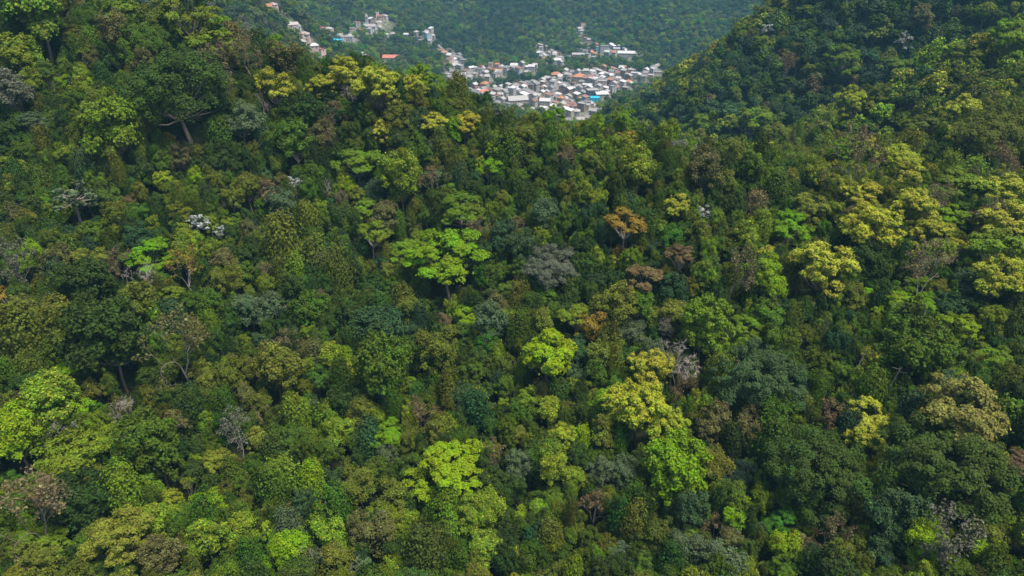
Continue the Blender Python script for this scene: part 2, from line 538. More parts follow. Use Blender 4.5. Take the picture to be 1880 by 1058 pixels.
def silver_tree(seed, R=2.8, H=8.6):
    """pale candelabra limbs ending in rosettes of big silvery leaves"""
    rng = np.random.default_rng(seed)
    tk, cr = Bag(), Bag()
    fk = np.array([0, 0, H * 0.62])
    tube(tk, np.array([[0, 0, -2.5], [0.1, 0, H * 0.3], fk]), [0.22, 0.18, 0.14], 6)
    for d in sphere_pts(26, rng, -0.25, 0.3):
        c = fk + d * np.array([R, R, H * 0.30]) * rng.uniform(0.55, 1.05)
        tube(tk, bent(fk, c, rng, 0.15), [0.1, 0.08, 0.06, 0.04], 4)
        m = 15
        a = np.arange(m) / m * 6.283 + rng.random()
        el = rng.uniform(-0.1, 0.7, m)
        D = np.stack([np.cos(a) * np.cos(el), np.sin(a) * np.cos(el), np.sin(el)], 1)
        P = c + D * 0.42
        Nn = unit(np.cross(D, np.cross(np.array([[0, 0, 1.0]]), D)) + rng.normal(size=(m, 3)) * 0.25)
        cards(cr, P, Nn, rng.uniform(0.32, 0.55, m), rng, rng.random(), (rng.random(m) < 0.25).astype(float), 1.3)
    return finish('sil', tk, cr, R, H * 0.8, M_PALE)

PROTO = {}
PROTO['rnd'] = [lobed_tree('rnd', 11 + i, 4.0, 4.0 + 0.5 * (i % 3), 8.6, 11 + i % 3, 1.6, 9, 0.70, 68, 0.28, zmin=-0.55, shell=0.70, up=0.3 + 0.04 * i, irregular=0.4, tip_p=0.12 + 0.05 * (i % 3)) for i in range(8)]
PROTO['gls'] = [lobed_tree('gls', 41 + i, 5.0, 5.2, 8.6, 15, 1.8, 10, 0.72, 56, 0.38, zmin=-0.5, shell=0.76, up=0.25, noise=0.75, irregular=0.32) for i in range(3)]     # big glossy leaves
PROTO['dome'] = [lobed_tree('dome', 61 + i, 9.0, 7.4, 9.6, 40, 1.9, 7, 0.98, 92, 0.30, zmin=-0.3, shell=0.9, up=0.5, noise=0.38, tr=0.42, irregular=0.14, clump_zmin=-0.2, core=0.04) for i in range(3)]
PROTO['umb'] = [lobed_tree('umb', 81 + i, 6.0, 4.5, 8.2, 27, 1.4, 9, 0.62, 74, 0.275, zmin=-0.25 - 0.1 * (i % 2), squash=0.6, shell=0.84, up=0.65, noise=0.45, tr=0.24, fork=0.55, bark=M_PALE, irregular=0.34, clump_zmin=-0.1, core=0.02) for i in range(4)]
PROTO['yel'] = [lobed_tree('yel', 101 + i, 5.0, 4.4, 8.6, 20, 1.35, 11, 0.56, 66, 0.25, zmin=-0.5, squash=0.8, tip_p=0.8, shell=0.80, up=0.55, noise=0.45, tr=0.22, irregular=0.32, clump_zmin=-0.15, core=0.04) for i in range(4)]
PROTO['tal'] = [lobed_tree('tal', 121 + i, 4.0, 2.5, 10.0, 13, 1.2, 8, 0.55, 52, 0.27, zmin=-0.1, squash=0.6, shell=0.84, up=0.6, noise=0.5, tr=0.2, fork=0.66, bark=M_PALE, irregular=0.3, clump_zmin=-0.1, core=0.0) for i in range(3)]
PROTO['vin'] = [vine_tree(141 + i, 2.4 + 0.25 * i, 12.0 + i) for i in range(4)]
PROTO['fea'] = [bare_tree(161 + i, 4.5, 11.0, leafy=9, size=0.27) for i in range(3)]
PROTO['bare'] = [bare_tree(181 + i, 4.2, 10.5) for i in range(3)]
PROTO['sil'] = [silver_tree(201 + i) for i in range(3)]
PROTO['bush'] = [lobed_tree('bush', 221 + i, 1.8, 1.9, 2.0, 6, 0.8, 6, 0.5, 22, 0.42, zmin=-0.3, shell=0.7, tr=0.06, fork=0.3) for i in range(3)]
PROTO['mid'] = [lobed_tree('mid', 241 + i, 4.4, 4.4 + 0.5 * (i % 2), 8.2, 13, 1.6, 8, 0.78, 14, 0.6, zmin=-0.55, squash=0.8 + 0.15 * (i % 3), irregular=0.35, shell=0.74, up=0.4, noise=0.5, tip_p=0.5) for i in range(5)]
PROTO['far'] = [lobed_tree('far', 261 + i, 4.6, 4.4, 6.6, 8, 1.9, 6, 1.05, 8, 1.0, zmin=-0.2, squash=0.8, shell=0.72, up=0.4, noise=0.5) for i in range(4)]

# ------------------------------------------------------------------ what stands where: u v crown-width-in-pixels kind colour
#            words                base colour            new shoots / blossom at the tips
HUE = {
 'dg': ("dark green",      (0.036, 0.066, 0.010), (0.065, 0.120, 0.012)),
 'mg': ("green",           (0.068, 0.118, 0.009), (0.130, 0.190, 0.012)),
 'dm': ("deep green",      (0.052, 0.092, 0.012), (0.090, 0.150, 0.015)),
 'bl': ("smooth bluish green", (0.054, 0.104, 0.032), (0.085, 0.140, 0.042)),
 'gb': ("golden brown",    (0.125, 0.130, 0.026), (0.200, 0.180, 0.040)),
 'gr': ("bright green",    (0.050, 0.160, 0.012), (0.100, 0.220, 0.012)),
 'bg': ("bluish green",    (0.040, 0.080, 0.026), (0.070, 0.120, 0.042)),
 'tl': ("dark teal",       (0.026, 0.050, 0.027), (0.036, 0.066, 0.036)),
 'ol': ("olive",           (0.104, 0.130, 0.014), (0.180, 0.195, 0.022)),
 'yg': ("yellow-green",    (0.135, 0.205, 0.012), (0.300, 0.330, 0.020)),
 'lm': ("lime green",      (0.160, 0.260, 0.005), (0.250, 0.320, 0.005)),
 'yl': ("yellow",          (0.140, 0.180, 0.012), (0.370, 0.360, 0.032)),
 'ob': ("olive-brown",     (0.105, 0.105, 0.030), (0.160, 0.150, 0.045)),
 'br': ("brown",           (0.140, 0.110, 0.052), (0.180, 0.140, 0.070)),
 'rb': ("reddish brown",   (0.145, 0.100, 0.044), (0.180, 0.120, 0.055)),
 'or': ("orange",          (0.230, 0.165, 0.022), (0.330, 0.190, 0.030)),
 'gy': ("grey",            (0.120, 0.125, 0.080), (0.160, 0.160, 0.110)),
 'pg': ("pale grey-green", (0.080, 0.120, 0.050), (0.120, 0.160, 0.075)),
 'wh': ("silvery white",   (0.300, 0.340, 0.290), (0.460, 0.490, 0.460)),
}
KIND = {   # object name, category word, phrase for the label
 'rnd': ("broadleaf_tree", "rounded broadleaf tree"),
 'gls': ("glossy_leaf_tree", "dense tree with big glossy leaves"),
 'dome': ("dome_tree", "broad domed tree with tight leaf clumps"),
 'umb': ("umbrella_tree", "flat-topped umbrella tree"),
 'yel': ("blossoming_tree", "clumpy tree with paler shoots on top"),
 'tal': ("tall_stemmed_tree", "tall tree on a bare stem"),
 'vin': ("vine_draped_tree", "vine-draped columnar tree"),
 'fea': ("feathery_tree", "thin feathery tree with pale limbs"),
 'bare': ("bare_tree", "leafless tree of pale limbs"),
 'sil': ("silver_leaf_tree", "open tree with shining rosette leaves"),
 'bush': ("shrub", "low shrub"),
}
# landmark trees: with a label of their own and a short name that other labels refer to
LANDMARK = """
822 478 132 umb lm|large spreading lime green umbrella tree in the centre of the slope|large central lime umbrella tree
825 872 126 umb lm|broad lime green umbrella tree low on the slope, below the centre|lower lime umbrella tree
330 178 140 dome dm|huge dark green broccoli-shaped tree with open trunk on the upper left slope|huge dark tree at upper left
1390 708 128 dome bl|large smooth bluish green domed tree on the right half of the slope|large bluish dome tree
1500 872 142 dome dm|large dark domed tree with nubbly clumps above the brown gully at lower right|dark dome tree above the gully
1725 868 155 dome dm|widest dark domed tree, at lower right, above the pale leafless crown|widest dark dome tree
1018 500 92 dome gy|big ash-grey rounded tree near the middle of the slope|ash-grey round tree
1012 652 104 yel lm|big round yellow-lime tree below the ash-grey tree|round yellow-lime tree
1760 765 118 yel gb|wide golden brown drooping tree near the right edge|golden brown drooping tree
62 908 108 fea br|wide rusty brown umbrella tree with white stem at the lower left edge|rusty umbrella tree at lower left
220 990 92 yel ol|clumpy mustard-olive tree near the lower left corner|mustard-olive clumpy tree
1513 494 96 yel yl|yellow-capped tree shaped like an arched hood on the right slope|yellow hooded tree
695 163 82 yel yl|big bright yellow blossoming tree on the skyline above the village|big yellow ridge tree
275 474 72 umb lm|bright lime tree beside the pale leafless limbs on the left slope|bright lime tree on the left
1408 512 64 rnd lm|vivid lime tree of stacked lobes under a small yellow crown|stacked lime tree
358 405 42 sil wh|silvery white tree on the left slope, the brighter of two neighbours|brighter silver tree on the left
540 332 32 sil wh|silvery white tree hanging down the slope below the yellow ridge trees|silver tree below the yellow ridge
333 606 104 fea ob|wide olive-brown tree with white spreading limbs on the left slope|wide white-limbed tree
1745 968 98 fea gy|pale grey nearly leafless tree with white limbs at lower right|pale leafless crown at lower right
1360 892 72 dome tl|dark slate-teal tree with combed-looking foliage at lower right|dark slate-teal tree
1815 262 98 dome ol|wide olive domed tree on the farther spur at the right edge|olive dome on the right spur
1240 872 104 gls lm|big vivid lime green tree with large leaves at lower centre right|vivid big-leaved lime tree
1175 748 106 yel yg|wide yellow-green tree with ragged leafy crown right of centre|ragged yellow-green tree
1145 414 68 tal or|orange-gold flat-topped tree with thin stem near the middle|orange-gold flat tree
1600 422 90 yel yg|broad fresh green tree below the yellow ridge trees at right|broad fresh green tree
773 755 58 fea rb|rusty brown ragged tree in the lower middle|rusty ragged tree
1447 422 70 umb lm|lime umbrella tree on the right slope above the yellow hooded tree|right-hand lime umbrella tree
1256 662 72 bare rb|leafless reddish grey tree of bare twigs right of centre|leafless reddish tree
1690 476 78 fea br|thin brown tree with bare twigs on the right slope|thin brown tree on the right
1650 572 72 umb lm|spreading fresh green tree, largest of the lime cluster at right|lime cluster at right
425 788 64 fea gy|small pale pinkish bare-limbed tree on the lower left slope|pale bare-limbed tree at lower left
1153 264 54 umb or|orange-tinged feathery umbrella tree just under the ridge|orange-tinged ridge tree
982 193 34 umb yg|small yellow-green umbrella tree standing against the village roofs|umbrella tree against the village
506 63 40 umb lm|lime green crown standing alone on the upper left skyline|lone lime skyline tree
"""
TREES = """
267 97 78 dome mg|360 140 72 dome dg|350 48 82 umb yl|412 58 44 umb lm|388 88 72 umb yg|362 65 48 umb lm|400 112 60 fea br|455 96 52 fea br|60 15 84 rnd yg|235 44 62 umb yg
285 42 52 rnd ol|197 28 16 sil wh|120 150 26 rnd lm|155 170 42 rnd yg|40 98 56 rnd yg|200 206 56 fea ol|55 210 44 tal pg|20 175 50 rnd gy|140 68 40 umb ol|215 76 52 rnd ob
125 337 70 sil pg|120 282 34 rnd yg|212 254 78 gls yg|15 295 38 rnd yg|360 282 26 rnd ol|358 332 28 rnd lm|280 140 42 rnd ob|410 155 38 bare br|440 215 60 rnd pg|155 110 28 tal ol
506 173 54 yel yl|630 136 58 yel yl|585 156 48 yel yg|762 170 46 yel yl|800 166 52 umb yg|770 146 42 umb lm|707 139 28 sil wh|708 246 46 yel yl|800 228 48 yel yl|803 256 30 yel yl
853 238 50 yel yl|888 226 28 umb or|902 250 36 tal yg|850 201 30 rnd ol|905 208 40 sil pg|655 300 78 umb yg|518 332 28 rnd ob|790 316 50 fea br|895 316 48 umb lm|735 346 70 rnd yg
640 350 36 rnd lm|640 172 32 bare gy|615 206 30 rnd br|600 236 48 fea br|560 222 62 gls dg|545 270 56 rnd mg|592 266 46 rnd ob|735 212 52 rnd ol|825 202 38 umb ol|842 168 30 vin ol
660 216 20 rnd yl|522 106 54 rnd ob|1010 213 42 umb lm|1090 223 38 umb lm|1150 233 52 umb yg|1070 280 42 umb lm|1100 268 28 rnd yg|1055 256 22 sil pg|1035 286 46 fea br|1020 238 46 rnd ob
960 256 48 rnd ol|1088 311 38 rnd ol|1175 311 62 rnd yg|1290 311 66 rnd ob|1340 282 58 rnd ol|1380 230 66 umb yg|1285 228 34 umb yg|1380 299 26 sil wh|1283 283 30 bare gy|1240 276 38 rnd gy
1375 321 48 rnd mg|1330 346 42 rnd ol|1115 346 38 rnd yg|1230 251 44 rnd yg|1472 328 26 sil wh|1573 362 60 yel yl|1602 382 34 yel ol|1667 394 62 yel yl|1702 424 58 yel yl|1590 492 62 gls dg
1760 456 46 yel yl|1740 402 52 umb lm|1735 371 58 fea br|1810 386 54 fea br|1770 331 88 umb yg|1580 313 70 fea br|1657 336 48 yel yl|1580 281 48 yel yl|1557 296 62 umb yg|1650 291 66 yel yg
1770 208 54 yel yl|1810 236 62 umb yl|1745 259 34 yel yl|1840 304 46 fea rb|1690 241 62 umb ol|1830 362 64 yel yl|1852 412 74 yel yl|1805 424 36 rnd or|1832 472 92 umb yg|1827 524 68 yel yl
1482 386 62 yel ol|1405 473 32 yel yl|1343 508 74 fea br|340 490 62 fea or|258 506 48 bare gy|405 429 26 sil wh|260 450 44 rnd bg|216 401 38 rnd ol|24 487 62 fea gy|66 486 40 rnd lm
110 490 44 rnd ob|166 478 56 yel ol|214 489 46 fea br|8 546 36 tal or|166 530 78 gls dg|252 556 62 rnd ol|316 541 38 tal yg|205 640 104 gls dg|20 586 52 yel yg|42 612 52 vin ol
130 690 50 umb lm|145 606 72 rnd ol|86 580 60 rnd ol|380 576 56 gls mg|456 581 46 rnd pg|376 691 46 rnd ol|440 501 38 rnd mg|410 471 46 rnd ob|455 431 34 rnd ob|746 468 62 umb yg
680 441 52 tal yg|855 591 48 umb lm|850 396 78 umb yg|866 431 56 fea br|670 386 58 umb yg|706 411 48 rnd ob|485 501 40 fea br|575 471 42 vin ol|520 451 46 vin ol|620 501 42 vin ol
745 546 32 vin ol|491 567 52 rnd pg|521 561 38 sil bg|570 571 62 gls mg|692 601 92 gls bg|520 629 48 fea br|577 646 36 vin ob|505 674 78 rnd ol|638 666 26 vin lm|610 666 46 rnd yg
808 660 70 rnd ol|815 601 32 rnd br|895 641 42 rnd gr|905 601 62 rnd pg|915 571 42 rnd ob|702 701 92 gls mg|760 581 46 rnd ol|490 361 42 rnd br|520 396 48 rnd pg|925 436 48 rnd bg
1140 463 30 rnd or|1249 489 48 tal rb|1178 504 64 tal rb|1057 581 60 tal yg|1085 611 52 rnd or|1243 391 44 yel yl|1235 441 44 rnd gr|1290 386 34 sil wh|1280 441 42 rnd ol|1135 561 78 rnd ol
1100 521 52 gls bg|1225 536 52 rnd bg|1245 571 62 rnd ol|1155 611 52 rnd pg|1225 606 42 rnd gy|1195 661 48 rnd pg|1110 651 62 rnd ol|1290 621 82 gls yg|1370 611 66 umb yg|1350 642 28 rnd lm
1190 701 72 yel yl|1312 698 36 vin yl|1095 481 38 rnd yg|1130 486 28 yel yg|955 416 32 rnd br|1000 401 52 rnd pg|955 456 52 rnd bg|1060 441 34 rnd yg|1260 706 52 fea rb|1370 441 48 rnd yg
1608 548 62 umb lm|1694 576 52 umb lm|1642 535 48 umb yg|1685 535 42 umb lm|1697 616 52 umb lm|1760 618 62 umb lm|1817 667 62 umb yg|1598 671 44 rnd yl|1530 741 60 fea rb|1597 764 72 yel yl
1583 823 60 yel yl|1690 801 48 yel yg|1670 748 52 rnd bg|1682 651 88 gls mg|1742 711 48 rnd pg|1475 729 38 rnd tl|1613 906 58 rnd yg|1610 871 42 yel yl|1640 958 78 rnd bg|1625 1004 62 rnd bg
1583 989 28 vin lm|1694 1016 62 rnd lm|1798 1019 44 rnd lm|1778 949 44 fea rb|1842 963 58 umb yg|1834 909 48 yel yl|1872 858 48 tal rb|1830 861 52 rnd ol|1427 929 40 dome tl|1434 963 58 umb gr
1440 1011 48 rnd lm|1514 992 62 fea br|1475 1012 42 rnd br|1545 996 30 rnd bg|1372 793 52 rnd ob|1318 792 62 rnd ob|1291 836 38 rnd bg|1324 851 32 tal pg|1224 793 72 yel yg|1110 746 52 rnd lm
1264 946 54 rnd bg|1311 906 30 vin yg|1090 916 58 fea rb|1110 866 50 rnd pg|1105 806 52 rnd ol|1060 881 42 rnd yg|1178 881 32 vin ol|1020 861 62 rnd yg|1030 816 56 yel yg|1072 811 32 vin lm
955 861 46 rnd pg|955 796 42 rnd ol|1010 976 40 vin ol|1063 976 32 rnd ol|1052 1044 42 rnd ob|1140 1016 38 rnd pg|1156 966 38 vin ol|1266 1012 62 rnd pg|1322 1032 70 rnd pg|1266 986 42 umb yg
1346 1001 44 rnd ob|1396 976 38 rnd bg|1350 956 48 rnd lm|1311 961 42 fea br|954 949 38 rnd lm|950 1021 42 rnd yg|716 816 60 umb lm|553 756 36 vin yg|603 766 34 vin yg|656 756 50 rnd ol
513 851 44 vin yg|567 884 44 vin lm|495 761 46 fea br|830 791 34 vin yg|914 839 54 fea br|692 986 68 rnd ob|733 906 66 rnd ol|698 947 44 umb yl|666 901 62 rnd ol|621 926 48 rnd bg
533 979 40 vin pg|541 941 34 rnd ob|500 946 34 rnd yl|601 986 62 rnd yg|536 1016 62 rnd lm|662 1046 54 sil pg|618 1044 48 rnd ol|753 962 38 rnd yg|853 726 58 gls bg|764 709 40 umb lm
806 1001 34 vin ol|890 1011 60 rnd yg|901 994 34 rnd bg|903 939 58 rnd yg|821 961 44 vin yg|222 742 46 bare gy|273 734 30 umb gr|131 836 82 gls yg|26 801 78 rnd lm|131 761 52 rnd lm
86 736 80 rnd yg|377 923 62 umb lm|58 999 76 umb yg|66 1044 60 rnd ol|151 931 82 gls dg|290 841 86 gls mg|223 913 46 vin yg|308 1031 60 rnd ob|371 986 70 rnd yg|418 996 28 rnd yl
326 776 46 rnd ob|109 789 44 bare gy|367 856 24 umb lm|440 976 58 rnd yg|1412 55 26 sil wh|1660 77 26 sil wh|1402 86 36 umb yg|1440 114 40 fea rb|1540 131 52 umb yg|1856 76 62 umb lm
1770 106 44 umb yl|1635 166 42 umb yl|1300 90 34 umb yg|1690 31 40 rnd ob|1640 125 46 umb yg|1560 195 52 yel yg|1600 190 44 umb ol
"""

def parse():
    out = []
    for line in LANDMARK.strip().splitlines():
        spec, label, short = line.split("|")
        u, v, w, k, c = spec.split()
        out.append(dict(u=float(u), v=float(v), w=float(w), k=k, c=c, label=label, short=short))
    for tok in TREES.replace("\n", "|").split("|"):
        if tok.strip():
            u, v, w, k, c = tok.split()
            out.append(dict(u=float(u), v=float(v), w=float(w), k=k, c=c, label=None, short=None))
    return out
CAT = parse()
RNG = np.random.default_rng(7)
for t in CAT:
    plist = PROTO[t['k']]
    i = int(RNG.integers(len(plist)))
    pr = plist[i]
    # crown centre on the pixel's ray, hc * scale above the ground; scale follows the width in pixels
    d = ray(t['u'], t['v'])
    scale = np.clip(t['w'] * _T / F / (2 * pr.R), 0.35, 2.6)
    P, dist = hit(t['u'], t['v'], pr.hc * scale)
    stretch = 1.0
    on_ridge = t['u'] < 1260 or t['v'] > 300
    if (P is None or dist > 300) and on_ridge:
        # a crown standing clear of the skyline: it grows on the crest below, as tall as it must be
        Q = d[None] * _T[:, None]
        h = Q[:, 2] - ground(Q[:, 0], Q[:, 1]) - pr.hc * scale
        k = int(np.argmin(np.where((_T > 150) & (_T < 270), h, 1e9)))
        P, dist = Q[k], _T[k]
        stretch = float(np.clip(1 + h[k] / (pr.hc * scale[k]), 1.0, 1.8))
    if P is None:
        continue
    s = float(np.clip(t['w'] * dist / F / (2 * pr.R), 0.35, 2.6))
    t.update(pr=pr, pi=i, s=s, stretch=stretch, x=P[0], y=P[1], z=float(ground(P[0], P[1])), R=pr.R * s, d=dist, rot=float(RNG.uniform(0, 6.283)))
CAT = [t for t in CAT if 'x' in t]

class Hash:
    def __init__(s, cell):
        s.c, s.g = cell, {}
    def near(s, x, y):
        i, j = int(x // s.c), int(y // s.c)
        for a in (-1, 0, 1):
            for b in (-1, 0, 1):
                yield from s.g.get((i + a, j + b), ())
    def add(s, x, y, r):
        s.g.setdefault((int(x // s.c), int(y // s.c)), []).append((x, y, r))

# ------------------------------------------------------------------ village in the valley: where the houses stand
TOWN = [   # built-up areas as pixel outlines, with metres between houses
 [(822, 136), (850, 127), (905, 124), (955, 120), (985, 126), (975, 133), (930, 136), (900, 146), (850, 150), (822, 146)],
 [(858, 164), (905, 158), (935, 158), (965, 150), (1000, 150), (1010, 140), (1040, 132), (1075, 132), (1110, 128), (1150, 126), (1175, 134), (1160, 150), (1150, 166), (1115, 170),
  (1098, 200), (1085, 222), (1050, 224), (1010, 212), (985, 205), (955, 200), (925, 190), (890, 186)],
 [(985, 86), (1000, 88), (1030, 100), (1030, 118), (1010, 120), (990, 108)],
 [(1068, 98), (1080, 88), (1110, 84), (1148, 88), (1148, 98), (1110, 104), (1075, 108)],
 [(1172, 130), (1205, 124), (1215, 136), (1185, 146), (1172, 142)],
 [(1236, 126), (1246, 126), (1246, 132), (1236, 134)],
 [(655, 42), (695, 42), (700, 58), (662, 60)],
 [(762, 62), (792, 58), (795, 74), (770, 80)],
 [(540, 52), (548, 60), (562, 74), (570, 88), (552, 88), (540, 70)],
 [(624, 68), (648, 66), (652, 80), (625, 80)],
 [(808, 92), (830, 92), (850, 110), (860, 130), (840, 128), (822, 118)],
 [(700, 106), (728, 104), (730, 116), (705, 118)],
]
TOWN_GAP = [13.6, 13.4, 14.5, 17, 14, 14, 17, 17, 18, 16, 16, 17]
CLEARINGS = [(712, 42, 14, 16), (1058, 98, 24, 7), (1068, 68, 5, 22), (560, 60, 4, 20), (835, 105, 6, 12)]

def in_poly(u, v, poly):
    u = np.asarray(u); v = np.asarray(v)
    c = np.zeros(u.shape, bool)
    n = len(poly)
    for i in range(n):
        x0, y0 = poly[i]; x1, y1 = poly[(i + 1) % n]
        cross = ((y0 > v) != (y1 > v)) & (u < (x1 - x0) * (v - y0) / (y1 - y0 + 1e-9) + x0)
        c ^= cross
    return c
def inside_town(u, v):
    c = np.zeros(np.shape(u), bool)
    for p in TOWN:
        c |= in_poly(u, v, p)
    return c

# named buildings: u v width depth storeys wall roof shape label short
SPECIAL = [
 (1092, 186, 13, 10, 3, 'white', 'cyan', 'flat', "white block with bright cyan upper wall at the lower edge of the village", "cyan building"),
 (1088, 172, 17, 12, 3, 'slate', 'pale', 'flat', "dark slate block with pale flat roof above the cyan building", "dark slate block"),
 (1105, 176, 17, 10, 2, 'cream', 'white', 'shed', "white-roofed house beside the dark slate block", "white-roofed house"),
 (1151, 102, 38, 12, 2, 'cream', 'white', 'gable', "long white-roofed hall standing apart above the village", "long white hall"),
 (1132, 93, 14, 9, 2, 'white', 'white', 'flat', "white two-storey house standing apart left of the long white hall", "white house by the hall"),
 (1110, 90, 18, 10, 3, 'white', 'grey', 'flat', "three-storey white block on the hillside above the village", "white hillside block"),
 (1098, 90, 9, 8, 2, 'blue', 'pale', 'flat', "small light blue house on the hillside above the village", "light blue house"),
 (1064, 145, 17, 13, 2, 'cream', 'terracotta', 'hip', "house with orange hipped roof in the upper village", "orange-roofed house"),
 (1021, 141, 15, 12, 2, 'brick', 'terracotta', 'hip', "house with dark red hipped roof at the top left of the village", "dark red hipped house"),
 (889, 172, 12, 9, 2, 'cream', 'red', 'hip', "small house with coral red hipped roof at the left of the village", "coral red house"),
 (1001, 190, 14, 11, 2, 'white', 'white', 'gable', "large white building at the lower left of the village", "large white building"),
 (912, 135, 22, 12, 2, 'brick', 'terracotta', 'gable', "long red-tiled building in the upper left houses", "long red-tiled building"),
 (947, 124, 20, 12, 2, 'cream', 'white', 'gable', "white-roofed house at the top of the upper left houses", "top white-roofed house"),
 (976, 128, 12, 10, 3, 'white', 'white', 'gable', "tall white gabled house at the end of the upper left houses", "tall white gabled house"),
 (950, 187, 26, 16, 2, 'cream', 'pale', 'gable', "wide pale-roofed warehouse just behind the ridge trees", "pale warehouse"),
 (1078, 148, 12, 10, 2, 'cream', 'brown', 'gable', "brown-roofed house beside the orange-roofed house", "brown-roofed neighbour"),
 (1078, 161, 14, 10, 2, 'white', 'white', 'flat', "boxy white two-storey house in the middle of the village", "boxy white house"),
 (1105, 155, 13, 10, 3, 'pink', 'pale', 'flat', "pale pink three-storey house in the middle right of the village", "pale pink house"),
 (718, 110, 24, 13, 2, 'white', 'red', 'gable', "white house with steep red-orange roof behind the left ridge", "steep red roof house"),
 (616, 79, 22, 10, 1, 'teal', 'cyan', 'shed', "long teal-roofed shed in the far trees", "teal-roofed shed"),
 (640, 74, 18, 12, 3, 'white', 'pale', 'flat', "white terrace block beside the teal-roofed shed", "white terrace block"),
 (680, 51, 24, 12, 1, 'white', 'pale', 'gable', "low white hall beside the little far church tower", "low white hall"),
 (1147, 106, 16, 9, 1, 'white', 'white', 'flat', "low white annex in front of the long white hall", "white annex"),
 (1020, 114, 20, 12, 2, 'white', 'white', 'gable', "white-roofed building in the middle hillside cluster", "white cluster building"),
 (1062, 102, 26, 9, 1, 'cream', 'pale', 'gable', "low pale pavilion in a clearing above the village", "low pale pavilion"),
]
WALLS = dict(white=(0.43, 0.415, 0.40), cream=(0.42, 0.38, 0.32), brick=(0.27, 0.18, 0.14), grey=(0.33, 0.32, 0.31), pink=(0.55, 0.40, 0.36), blue=(0.30, 0.48, 0.60),
             slate=(0.07, 0.11, 0.13), teal=(0.04, 0.30, 0.32), ochre=(0.45, 0.34, 0.20))
ROOFS = dict(white=(0.46, 0.445, 0.445), pale=(0.32, 0.30, 0.29), grey=(0.20, 0.185, 0.185), terracotta=(0.38, 0.16, 0.09), red=(0.45, 0.15, 0.10), brown=(0.20, 0.11, 0.085),
             cyan=(0.02, 0.38, 0.52), rust=(0.26, 0.13, 0.10))
HOUSES = []
for (u, v, w, dp, st, wc, rc, shp, lab, sh) in SPECIAL:
    P, dist = hit(u, v, st * 1.5, 600)
    HOUSES.append(dict(u=u, v=v, x=P[0], y=P[1], d=dist, w=w * (0.8 if dist > 1050 else 0.92), dep=dp * 0.9, st=st, wall=wc, roof=rc, shape=shp, label=lab, short=sh, rot=float(RNG.uniform(-0.25, 0.25))))
_hs = Hash(30.0)
SPOTS = [(500, 18), (490, 20), (538, 47), (546, 58), (592, 57), (605, 58), (646, 58), (708, 68), (722, 65), (748, 68), (808, 97), (816, 97), (822, 104), (826, 112), (1070, 47), (1068, 60),
         (1075, 74), (1083, 77), (795, 70), (838, 120), (706, 30), (690, 28), (700, 36), (576, 84), (588, 92), (664, 100), (672, 108), (560, 72), (553, 66), (782, 62), (1064, 54), (1243, 128), (1208, 133)]
for (u, v) in SPOTS:
    P, dist = hit(u, v, 2.5, 560)
    if P is None:
        continue
    HOUSES.append(dict(u=u, v=v, x=P[0], y=P[1], d=dist, w=float(RNG.uniform(7, 11)), dep=float(RNG.uniform(6, 8)), st=int(RNG.choice([1, 2])), wall=str(RNG.choice(['white', 'cream', 'pink'])),
                       roof=str(RNG.choice(['white', 'pale', 'pale', 'terracotta', 'brown'])), shape=str(RNG.choice(['gable', 'hip', 'flat'])), label=None, short=None, rot=float(RNG.uniform(-0.6, 0.6))))
for h in HOUSES:
    _hs.add(h['x'], h['y'], max(h['w'], h['dep']) * 0.55)
# village streets: pixel polylines, width in metres
ROADS = [("village_road", [(1012, 178), (1022, 165), (1035, 152), (1050, 142), (1062, 134)], 5.5),
         ("village_road", [(1050, 224), (1075, 216), (1090, 204), (1104, 190)], 5.0),
         ("village_road", [(925, 186), (955, 176), (990, 168), (1030, 163), (1060, 166), (1100, 164)], 4.5),
         ("village_road", [(822, 146), (850, 150), (890, 147), (930, 138)], 4.5),
         ("village_road", [(800, 80), (812, 92), (828, 104), (842, 118), (852, 130)], 3.6),
         ("village_road", [(1160, 152), (1185, 142), (1215, 134), (1240, 131)], 4.5)]
ROAD_LINES, ROAD_SEGS = [], []
for name, px, w in ROADS:
    pl = []
    for (u, v) in px:
        P, dist = hit(u, v, 0.0, 600)
        if P is not None:
            pl.append(P[:2])
    pl = np.array(pl)
    s = np.concatenate([[0], np.cumsum(np.linalg.norm(np.diff(pl, axis=0), axis=1))])
    q = np.arange(0, s[-1], 4.0)
    line = np.stack([np.interp(q, s, pl[:, 0]), np.interp(q, s, pl[:, 1])], 1)
    k = np.ones(7) / 7
    if len(line) > 14:
        pad = np.concatenate([np.repeat(line[:1], 3, 0), line, np.repeat(line[-1:], 3, 0)])
        line = np.stack([np.convolve(pad[:, 0], k, 'valid'), np.convolve(pad[:, 1], k, 'valid')], 1)
    ROAD_LINES.append((name, line, w))
    for a, b in zip(line[:-1:4], line[4::4]):
        ROAD_SEGS.append((a[0], a[1], b[0], b[1], w * 0.5))
hr_ = np.random.default_rng(31)
